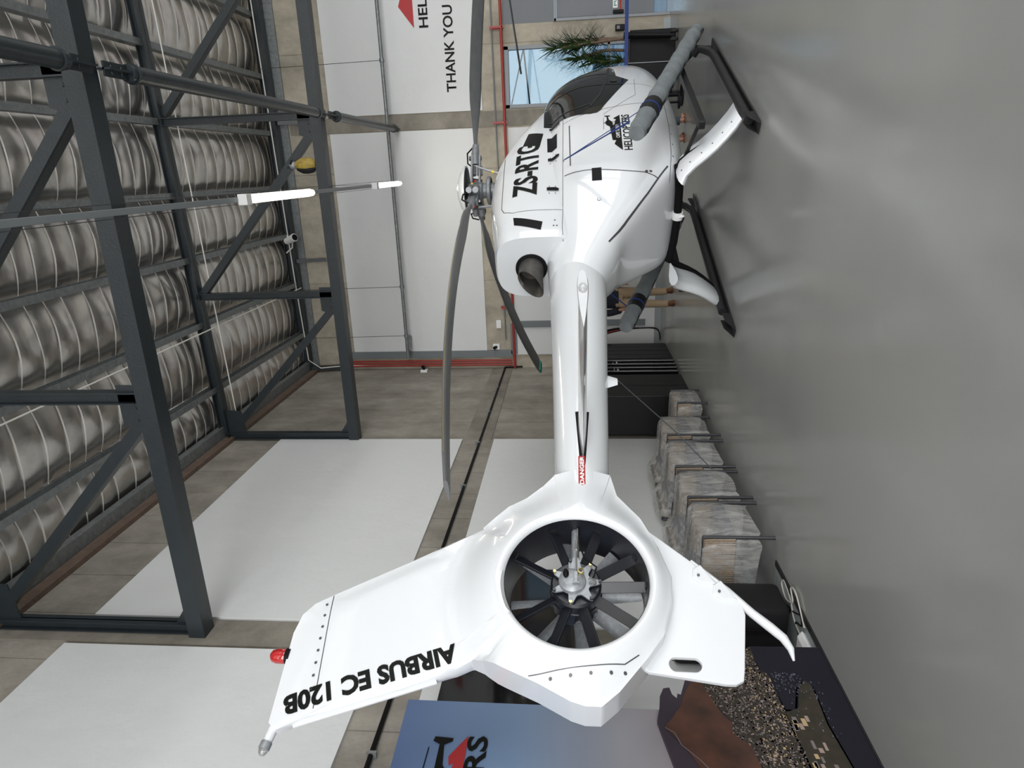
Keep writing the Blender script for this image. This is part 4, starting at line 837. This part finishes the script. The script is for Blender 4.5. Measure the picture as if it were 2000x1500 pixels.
for _ in range(5200):
    p = (rnd.uniform(2.3, 3.98), rnd.uniform(.40, .93))
    if pinside(p, cityp) and not (p[1] > .78 and rnd.random() < .35):
        a = rnd.uniform(.003, .008)*(1+1.5*max(0, (.6-p[1])/.2)*(rnd.random() < .3)); b = rnd.uniform(.003, .007)
        B[rnd.choice([0, 0, 1, 1, 3, 3, 3, 2 if p[1] < .62 else 1])].append(([(p[0]-a, p[1]-b), (p[0]+a, p[1]-b), (p[0]+a*.8, p[1]+b), (p[0]-a, p[1]+b)], [(0, 1, 2, 3)]))
for _ in range(26):
    p = (rnd.uniform(2.7, 3.36), rnd.uniform(.24, .40)); a = rnd.uniform(.012, .03); b = rnd.uniform(.008, .016)
    B[rnd.choice([0, 0, 1, 2])].append(([(p[0]-a, p[1]-b), (p[0]+a, p[1]-b*.7), (p[0]+a, p[1]+b), (p[0]-a, p[1]+b*.8)], [(0, 1, 2, 3)]))
for k in range(4): decal('town_houses_print', B[k], yz(.037), ('p_house1', 'p_house2', 'p_house3', 'p_house4')[k], t, 0)
decal('coast_line_print', strip([(3.96, .505), (3.74, .485), (3.68, .45), (3.40, .415), (3.40, .35), (3.58, .29), (3.655, .225), (3.60, .185), (3.30, .195), (3.0, .165), (2.3, .12)], .012), f, 'p_coast', t, 0)
fo_ = []
for _ in range(160):
    k = rnd.random(); y = 3.2+.45*k; z = .16+.25*rnd.random()**2+.03*rnd.uniform(-1, 1)
    if rnd.random() < .6: y = rnd.uniform(3.55, 3.72); z = rnd.uniform(.24, .42)
    a = rnd.uniform(.002, .012); fo_.append(([(y-a, z), (y, z-.003), (y+a, z), (y, z+.004)], [(0, 1, 2, 3)]))
decal('surf_print', fo_, yz(.038), 'p_foam', t, 0)
decal('path_line_print', strip([(3.225, 1.17), (3.19, 1.12), (3.1, 1.09), (3.0, 1.0), (2.9, .93)], .006), yz(.0385), 'p_house2', t, 0)
f = yz(.006)
lg = logo(1.55, .37); decal('mountain_emblem', [([(a+1.585, b+2.36) for a, b in lg[0]], lg[1])], f, 'ink_red', t, 0)
decal('company_name', [place(txt('HELICOPTERS', .025), 1.56, 2.235, 1.575, .125)], f, 'ink', t, 0)
decal('emblem_aircraft', mini_heli(2.84, 2.49, .40), f, 'ink', t, 0)

def tub(pts, r, n=8): return MB().tube(pts, r, n)
# dark glossy screen on the wall behind the mural
t = thing('gloss_board', 'large glossy black screen fixed to the left wall behind the mural and tail fan', 'board', (XL+.06, 4.4, 0), 0)
m = MB(); m.box((-.03, -1.45, 1.72), (.012, 1.32, 2.76)); m.build('panel', 'gloss_black', t, bevel=.004)
m = MB(); m.box((.012, -1.45, 1.72), (.018, 1.32, 1.74)); m.build('bottom_trim', 'black_satin', t)
# black hard case on castors with orange tabs
t = thing('equipment_case', 'black ribbed plastic case with orange tabs standing under the tail skid', 'case', (-3.62, 4.72, 0))
m = MB(); m.box((-.24, -.26, .05), (.30, .12, .92)); m.build('body', 'plastic_black', t, .5, bevel=.05)
for z in (0,):
    m = MB(); m.box((-.1, -.275, .12), (-.05, -.26, .85)); m.box((.08, -.275, .12), (.13, -.26, .85)); m.build('rib', 'gloss_black', t, bevel=.005)
for x, z in ((.22, .55), (-.12, .16), (-.2, .17)): 
    m = MB(); m.box((x, -.28, z), (x+.035, -.262, z+.014)); m.build('orange_tab', 'orange', t)
for x in (-.16, .2):
    m = MB(); m.lathe([(.001, -.02), (.045, -.02), (.05, 0), (.045, .02), (.001, .02)], (x, -.1, .05), (1, 0, 0), 14); m.build('castor', 'black', t, .6)
m = MB(); m.tube([(.05, .13, .9), (.05, .13, 1.0), (.2, .13, 1.0), (.2, .13, .9)], .012, 8); m.build('handle', 'black', t, .6)
# banner foot
t = thing('banner_stand', 'white upright banner stand with rounded white foot beside the mural', 'stand', (-3.5, 4.18, 0))
m = MB(); m.prism([(-.32, 0), (.12, 0), (.15, .03), (.10, .06), (-.32, .06)], lambda a, b: (a, -.10, b), lambda a, b: (a, .10, b)); m.build('foot', 'white_paint', t, bevel=.012)
m = MB(); m.box((-.05, -.01, .06), (.03, .01, 1.3)); m.build('post', 'white_paint', t, bevel=.003); m = MB(); m.tube([(-.2, .25, .25), (-.2, .25, 1.2)], .012, 8); m.build('support_rod', 'metal', t, .6)
def cord(pts, m_, label, r=.005):
    t_ = MB().tube(bez(pts), r, 6).build('power_cord', m_, None, .8); props(t_, label, 'cable'); return t_
def bez(pts, n=6):
    P = [Vector(p) for p in pts]; out = []
    for i in range(len(P)-1):
        p0 = P[max(i-1, 0)]; p1 = P[i]; p2 = P[i+1]; p3 = P[min(i+2, len(P)-1)]
        for k in range(n):
            u = k/n; out.append(.5*((2*p1)+(p2-p0)*u+(2*p0-5*p1+4*p2-p3)*u*u+(3*p1-p0-3*p2+p3)*u**3))
    return out+[P[-1]]
cord([(-3.45, 4.3, .012), (-3.42, 4.5, .012), (-3.32, 4.62, .012), (-3.28, 4.80, .012), (-3.34, 4.84, .012), (-3.38, 4.7, .016), (-3.30, 4.55, .018), (-3.22, 4.62, .018), (-3.19, 4.5, .018), (-3.33, 4.28, .012)], 'cord_white', 'loops of pale power cord on the floor beside the black case', .006)
cord([(-3.42, 4.62, .012), (-3.35, 4.48, .012), (-3.30, 4.38, .012), (-3.36, 4.34, .012), (-3.42, 4.46, .012), (-3.46, 4.36, .012), (-3.42, 4.22, .012)], 'black', 'black power cord curling on the floor by the white banner foot', .006)

# ---------------------------------------------------------------- woven armchairs wrapped in plastic film
CHL = ['wrapped woven armchair nearest the camera, its bare rope side facing us', 'second wrapped armchair from the camera in the row', 'middle wrapped armchair of the row of five', 'fourth wrapped armchair, next to the furthest one', 'furthest and smallest wrapped armchair, beside the black screens']
def armchair():
    t = thing('wrapped_armchair', CHL[0], 'chair', (0, 0, 0), 0, 'plastic-wrapped armchairs along the left wall')
    W, D = .31, .33      # half width (y), half depth (x); front is +x
    for sx_ in (1, -1):
        for sy_ in (1, -1):
            m = MB(); m.tube([(sx_*D, sy_*W, 0), (sx_*D, sy_*W, (.66 if sx_ > 0 else .77))], .016, 10); m.build('leg', 'dark_metal', t, .6)
    for sy_ in (1, -1):
        m = MB(); m.bar((-D, sy_*W, .67), (D, sy_*W, .65), .035, .03); m.bar((-D, sy_*W, .36), (D, sy_*W, .36), .02, .02); m.build('arm_rail', 'dark_metal', t, bevel=.005)
        m = MB()
        for k in range(34):
            x = -D+.02+(2*D-.04)*k/33; m.tube([(x, sy_*(W+.012), .655), (x+.008*math.sin(k), sy_*(W+.014), .36)], .0085, 6)
        m.build('woven_side', 'rope', t, .8)
    m = MB(); m.bar((-D, -W, .77), (-D, W, .77), .03, .035); m.bar((-D, -W, .36), (-D, W, .36), .02, .02); m.build('back_rail', 'dark_metal', t, bevel=.005)
    m = MB()
    for k in range(30):
        y = -W+.02+(2*W-.04)*k/29; m.tube([(-D-.0, y, .76), (-D+.01, y, .36)], .0085, 6)
    m.build('woven_back', 'rope', t, .8)
    m = MB(); m.box((-D+.03, -W+.03, .33), (D, W-.03, .46)); m.build('seat_cushion', 'cushion', t, .5, bevel=.03)
    m = MB(); m.box((-D+.03, -W+.04, .47), (-D+.17, W-.04, .72)); m.build('back_cushion', 'cushion', t, .5, bevel=.03)
    return t
def film(seed, low):
    rnd = random.Random(seed); m = MB(); rg = []
    prof = [(.0, .14), (.02, .30), (.02, .5), (.01, .66), (-.02, .74)] if not low else [(.03, .16), (.03, .35), (.03, .5), (.01, .62), (-.02, .7)]
    W, D = .325, .352
    for j, (o_, z) in enumerate([(.0, .13), (.01, .26), (.015, .40), (.012, .54), (.0, .66), (-.03, .70), (-.12, .72), (-.22, .725)]):
        r_ = []
        for k in range(44):
            a = 2*PI*k/44; ca, sa_ = math.cos(a), math.sin(a); e = .35
            x = (D+o_)*math.copysign(abs(ca)**e, ca); y = (W+o_)*math.copysign(abs(sa_)**e, sa_)
            back = smoothstep((-x-.1)/.25); zz = z+(.14*back if z > .6 else 0)
            f_ = .012*math.sin(a*6+j*.7+seed)+.006*math.sin(a*13+seed*2-j)
            r_.append(Vector((x+f_*ca-.02*(j > 5), y+f_*sa_, zz+.02*math.sin(a*7+seed)*(j == 0))))
        rg.append(r_)
    m.rings(rg, False); b = len(m.v)-44; m.f.append(list(range(b, b+44))); m.mi.append(0); return m
chair0 = armchair()
ch = [(-3.42, 5.45, 0), (-3.44, 6.18, .04), (-3.42, 6.92, -.05), (-3.40, 7.66, .03), (-3.30, 8.45, .06)]
for i, (x, y, a) in enumerate(ch):
    c = chair0 if i == 0 else copy_tree(chair0); c['label'] = CHL[i]; c.location = (x, y, 0); c.scale = (1, 1, (.92, .93, .95, .93, .58)[i]); c.rotation_euler = (0, 0, a)
for i, c in enumerate([o for o in C.objects if o.name.startswith('wrapped_armchair')]):
    o = film(i*3+1, i % 2).build('plastic_wrap', 'film', c, .9)

# ---------------------------------------------------------------- black screens and stacked tables at the far left
t = thing('black_screen', 'matt black display screen standing on the left wall side behind the wrapped armchairs', 'screen', (-3.45, 9.25, 0))
m = MB(); m.box((-.40, 0, 0), (.22, 1.05, 1.72)); m.build('panel', 'plastic_black', t, bevel=.01); m = MB(); m.box((.221, .50, .02), (.226, .52, 1.70)); m.build('joint_strip', 'black_satin', t)
stl = ['folded black table at the front of the leaning stack', 'folded black table, second of the leaning stack', 'folded black table, third of the leaning stack', 'folded black table at the back of the leaning stack']
for i in range(4):
    t = thing('folded_table', stl[i], 'table', (-3.42, 10.40+.17*i, 0), 0, 'folded black tables leaning in a stack')
    m = MB(); m.box((-.36, 0, .02), (.22+.01*i, .06, 1.42-.05*i)); m.build('table_top', 'gloss_black', t, bevel=.012)
    for x in (-.25, .12):
        m = MB(); m.tube([(x, .09, .06), (x, .09, 1.3-.05*i)], .014, 8); m.build('leg', 'dark_metal', t, .6)
    if i % 2 == 0:
        m = MB(); m.bar((.236, .0, 1.05), (.236, .06, 1.05), .004, .03, (1, 0, 0)); m.box((.228+.01*i, -.005, .98), (.236+.01*i, .065, 1.0)); m.build('white_tag', 'ink_white', t)
t = thing('black_cabinet', 'long black slatted cabinet standing in the back left corner', 'cabinet', (-3.55, 11.15, 0))
m = MB(); m.box((-.33, 0, 0), (.33, 1.05, 1.45)); m.build('body', 'black_satin', t, bevel=.008)
for k in range(4): 
    m = MB(); m.box((.331, .02+k*.26, .03), (.34, .25+k*.26, 1.42)); m.build('front_slat', 'black_satin', t, bevel=.003)
m = MB(); m.box((.34, .9, 1.0), (.352, .94, 1.12)); m.build('handle', 'black', t)
t = thing('cable_bundle', 'bundle of dark cables drooping down the white corner panel to the floor', 'cable', (-3.2, 12.85, 0))
for k in range(4):
    m = MB(); m.tube(bez([(-.35+.04*k, .1, 2.0), (-.15+.03*k, .06, 1.5), (.05+.02*k, .02, .9), (.12, .0, .4), (.1, -.05+.02*k, .08), (-.1, -.08, .02)]), .012, 6); m.build('cable', 'black' if k != 1 else 'pipe_red', t, .8)

# ================================================================ BY THE WINDOW: planter, carts, belt barrier
t = thing('planter', 'black square planter with tall narrow-leaved palms in front of the window', 'plant', (1.75, 12.45, 0))
m = MB(); m.box((-.42, -.2, .0), (.32, .2, .74)); m.build('pot', 'black', t, bevel=.015)
m = MB(); m.box((-.39, -.17, .7), (.29, .17, .745)); m.build('soil', 'trunk_brown', t)
rnd = random.Random(11); leaves = MB(); tr = [((.22, 0), 1.25, 1.65), ((.05, .03), 1.15, 1.55), ((-.12, -.02), .95, 1.25), ((.20, -.05), .9, 1.95)]
for (bx_, by_), h1, h2 in tr:
    m = MB(); top = (bx_+rnd.uniform(-.1, .1), by_, h2); m.tube(bez([(bx_, by_, .72), (bx_+.02, by_, h1), top]), [.024]*12+[.018], 8); m.build('stem', 'trunk_brown', t, .8)
    for cz in (h2, h2-.22, h2-.42):
        for k in range(64):
            a = rnd.uniform(0, 2*PI); el = rnd.uniform(-.25, 1.25); Lf = rnd.uniform(.32, .58); d = Vector((math.cos(a)*math.cos(el), math.sin(a)*math.cos(el)*.6, math.sin(el))); c = Vector((top[0], top[1], cz))
            sdv = d.cross(Vector((0, 0, 1))).normalized()*.011; pts = [c+d*Lf*q+Vector((0, 0, -.22*q*q*Lf)) for q in (0, .35, .7, 1)]
            leaves.add([pts[0]-sdv*.6, pts[0]+sdv*.6, pts[1]-sdv, pts[1]+sdv, pts[2]-sdv*.8, pts[2]+sdv*.8, pts[3]], [(0, 1, 3, 2), (2, 3, 5, 4), (4, 5, 6)])
fo2 = leaves.build('foliage', 'foliage', t)
t = thing('trolley_case', 'black upright trolley case with castor wheels below the window', 'case', (1.25, 11.75, 0))
m = MB(); m.box((-.24, -.16, .12), (.24, .16, .86)); m.build('body', 'black', t, .5, bevel=.02); m = MB(); m.box((-.22, -.172, .14), (.22, -.16, .84)); m.build('front_panel', 'black', t, bevel=.005)
m = MB(); m.bar((.245, -.14, .16), (.245, -.14, .84), .01, .008); m.build('metal_edge', 'conduit_grey', t)
for x in (-.2, .2):
    m = MB(); m.lathe([(.02, -.02), (.06, -.022), (.068, 0), (.06, .022), (.02, .02)], (x, -.12, .068), (1, 0, 0), 18); m.build('castor', 'rubber', t, .6)
m = MB(); m.tube([(-.1, .14, .85), (-.1, .14, .98), (.1, .14, .98), (.1, .14, .85)], .01, 8); m.build('handle', 'black', t, .6)
t = thing('folded_cart', 'slim black folded hand cart with small wheels leaning by the concrete pillar', 'cart', (1.92, 12.0, 0))
m = MB(); m.tube([(0, 0, .1), (.05, .1, .85)], [.07, .085], 14, True, .6); m.build('body', 'black', t, .8)
for x in (-.06, .06):
    m = MB(); m.lathe([(.02, -.018), (.06, -.02), (.066, 0), (.06, .02), (.02, .018)], (x, -.03, .066), (1, 0, 0), 18); m.build('wheel', 'rubber', t, .6)
t = thing('belt_barrier', 'black barrier post with blue belt stretched to the right past the planter', 'barrier', (.98, 11.3, 0))
m = MB(); m.lathe([(.001, 0), (.17, 0), (.17, .02), (.03, .035), (.03, .86), (.001, .86)], (0, 0, 0), (0, 0, 1), 22); m.build('post', 'black', t, .6)
m = MB(); m.box((-.04, -.04, .83), (.05, .04, .99)); m.build('belt_head', 'black', t, bevel=.008); m = MB(); m.box((.05, -.002, .84), (2.6, .002, .895)); m.build('belt', 'blue_strap', t)
m = MB(); m.lathe([(.001, 0), (.17, 0), (.17, .02), (.03, .035), (.03, .95), (.001, .95)], (2.62, 0, 0), (0, 0, 1), 22); m.build('end_post', 'black', t, .6)

# ================================================================ PEOPLE
def person(label, loc, rz, cols, sandals=False, stride=0.0):
    t = thing('person', label, 'person', loc, rz)
    V = {}; E = []; R = []
    def ch_(names):
        for a, b in zip(names, names[1:]): E.append((idx[a], idx[b]))
    J = [('pelvis', (0, 0, .95), .13), ('waist', (0, 0, 1.08), .115), ('chest', (0, .01, 1.32), .145), ('neck', (0, .0, 1.49), .052), ('jaw', (0, -.02, 1.56), .07), ('head', (0, -.01, 1.65), .092), ('crown', (0, 0, 1.72), .06)]
    for sg, k in ((1, 'r'), (-1, 'l')):
        J += [('hip'+k, (sg*.09, 0, .90), .095), ('knee'+k, (sg*.11, sg*stride*.5-.02, .49), .058), ('ank'+k, (sg*.12, sg*stride, .09), .038), ('heel'+k, (sg*.12, sg*stride+.03, .035), .032), ('ball'+k, (sg*.13, sg*stride-.12, .028), .03), ('toe'+k, (sg*.13, sg*stride-.18, .02), .018),
              ('sh'+k, (sg*.19, 0, 1.40), .058), ('elb'+k, (sg*.24, .02, 1.12), .042), ('wr'+k, (sg*.22, -.12, .90), .027), ('palm'+k, (sg*.215, -.15, .84), .032)]
    idx = {j[0]: i for i, j in enumerate(J)}
    ch_(['pelvis', 'waist', 'chest', 'neck', 'jaw', 'head', 'crown'])
    for k in 'rl': ch_(['pelvis', 'hip'+k, 'knee'+k, 'ank'+k, 'heel'+k, 'ball'+k, 'toe'+k]); ch_(['chest', 'sh'+k, 'elb'+k, 'wr'+k, 'palm'+k])
    pts = [j[1] for j in J]; rad = [j[2] for j in J]
    for sg, k in ((1, 'r'), (-1, 'l')):                     # four fingers and a thumb each
        for q in range(5):
            b = Vector(pts[idx['palm'+k]]); o1 = Vector((-sg*(-.001), (-.028+.016*q), -.03)) if q < 4 else Vector((-sg*.01, -.04, .005))
            Lf = (.024, .028, .026, .02, .022)[q]; i0 = len(pts); pts += [tuple(b+o1), tuple(b+o1+Vector((-sg*.004, -.004, -Lf))), tuple(b+o1+Vector((-sg*.014, -.01, -Lf*1.8)))]; rad += [.0088, .008, .0065]
            E.append((idx['palm'+k], i0)); E.append((i0, i0+1)); E.append((i0+1, i0+2))
    me = bpy.data.meshes.new('body'); me.from_pydata(pts, E, []); me.materials.append(MT['skin']); o = bpy.data.objects.new('body', me); C.objects.link(o); o.parent = t
    md = o.modifiers.new('skin', 'SKIN'); ly = me.skin_vertices[0] if me.skin_vertices else None
    if ly is None:
        bm = bmesh.new(); bm.from_mesh(me); bm.verts.layers.skin.verify(); bm.to_mesh(me); bm.free(); ly = me.skin_vertices[0]
    for i, r in enumerate(rad): ly.data[i].radius = (r, r); ly.data[i].use_root = (i == 0)
    sub = o.modifiers.new('sub', 'SUBSURF'); sub.levels = 1; sub.render_levels = 2
    def el(z, rx, ry, cx=0, cy=0, n=20): return [Vector((cx+rx*math.cos(2*PI*k/n), cy+ry*math.sin(2*PI*k/n), z)) for k in range(n)]
    for sg in (1, -1):
        m = MB(); m.rings([el(.98, .10, .125, sg*.075), el(.88, .108, .125, sg*.09), el(.7, .092, .105, sg*.1, sg*stride*.2), el(.5, .072, .085, sg*.11, sg*stride*.5-.01), el(.3, .066, .08, sg*.115, sg*stride*.75+.01), el(.12, .06, .075, sg*.12, sg*stride+.01), el(.09, .058, .072, sg*.12, sg*stride+.01)]); m.build('trouser_leg', cols[1], t, .9)
    m = MB(); m.rings([el(.86, .155, .12), el(.95, .178, .135), el(1.04, .165, .125)]); m.build('trouser_seat', cols[1], t, .9)
    m = MB(); m.rings([el(.93, .185, .15), el(1.02, .18, .145), el(1.15, .175, .14), el(1.3, .20, .15), el(1.40, .205, .14), el(1.46, .13, .10), el(1.49, .07, .07)], False); m.build('jacket', cols[0], t, .9)
    for sg, k in ((1, 'r'), (-1, 'l')): m = MB(); m.tube(bez([(sg*.15, 0, 1.42), (sg*.21, .0, 1.38), (sg*.255, .02, 1.13), (sg*.235, -.09, .95), (sg*.225, -.12, .92)]), .06, 14); m.build('sleeve', cols[0], t, .9)
    m = MB(); m.rings([[Vector((math.cos(a)*r_*.95, .01+math.sin(a)*r_*1.08+y_, z)) for a in [2*PI*k/18 for k in range(18)]] for z, r_, y_ in ((1.585, .07, .035), (1.64, .097, .012), (1.70, .102, .006), (1.745, .08, .0), (1.765, .03, 0))]); m.build('hair', cols[2], t, .9)
    fc = MB(); fc.tube([(0, -.085, 1.66), (0, -.115, 1.625), (0, -.1, 1.615)], [.008, .014, .012], 8); fc.build('nose', 'skin', t, .9)
    for sg in (1, -1):
        m = MB(); m.ball((sg*.033, -.088, 1.665), .012); m.build('eye', 'ink_white', t, .9); m = MB(); m.ball((sg*.033, -.098, 1.665), .005); m.build('pupil', 'black', t, .9)
        m = MB(); m.ball((sg*.092, 0, 1.645), .026, 10, (.4, .7, 1.1)); m.build('ear', 'skin', t, .9)
    m = MB(); m.bar((-.025, -.095, 1.588), (.025, -.095, 1.588), .012, .008); m.build('mouth', 'pipe_red', t, bevel=.003)
    for sg in (1, -1):
        x = sg*.125; y = sg*stride
        if sandals:
            m = MB(); m.rings([[Vector((x+math.cos(a)*.042, y-.06+math.sin(a)*.14, z)) for a in [2*PI*k/18 for k in range(18)]] for z in (0, .014)]); m.tube([(x-.04, y-.12, .01), (x, y-.12, .058), (x+.04, y-.12, .01)], .008, 6); m.tube([(x-.04, y-.02, .01), (x, y-.03, .07), (x+.04, y-.02, .01)], .008, 6); m.build('sandal', 'brown_leather', t, .8)
        else:
            m = MB(); m.rings([[Vector((x+math.cos(a)*rx, y+cy+math.sin(a)*ry, z)) for a in [2*PI*k/18 for k in range(18)]] for z, rx, ry, cy in ((0, .05, .15, -.05), (.025, .052, .152, -.05), (.05, .048, .14, -.045), (.085, .045, .085, .0), (.12, .042, .06, .01))]); m.build('shoe', 'brown_leather', t, .9)
    return t
person('person in dark jacket, khaki trousers and brown shoes standing behind the helicopter body', (-2.22, 11.5, 0), math.radians(20), ('navy', 'khaki', 'hair'), False, .09)
person('person in dark trousers and sandals, only a foot showing under the helicopter nose', (.45, 10.9, 0), math.radians(150), ('denim', 'denim', 'hair'), True, .06)
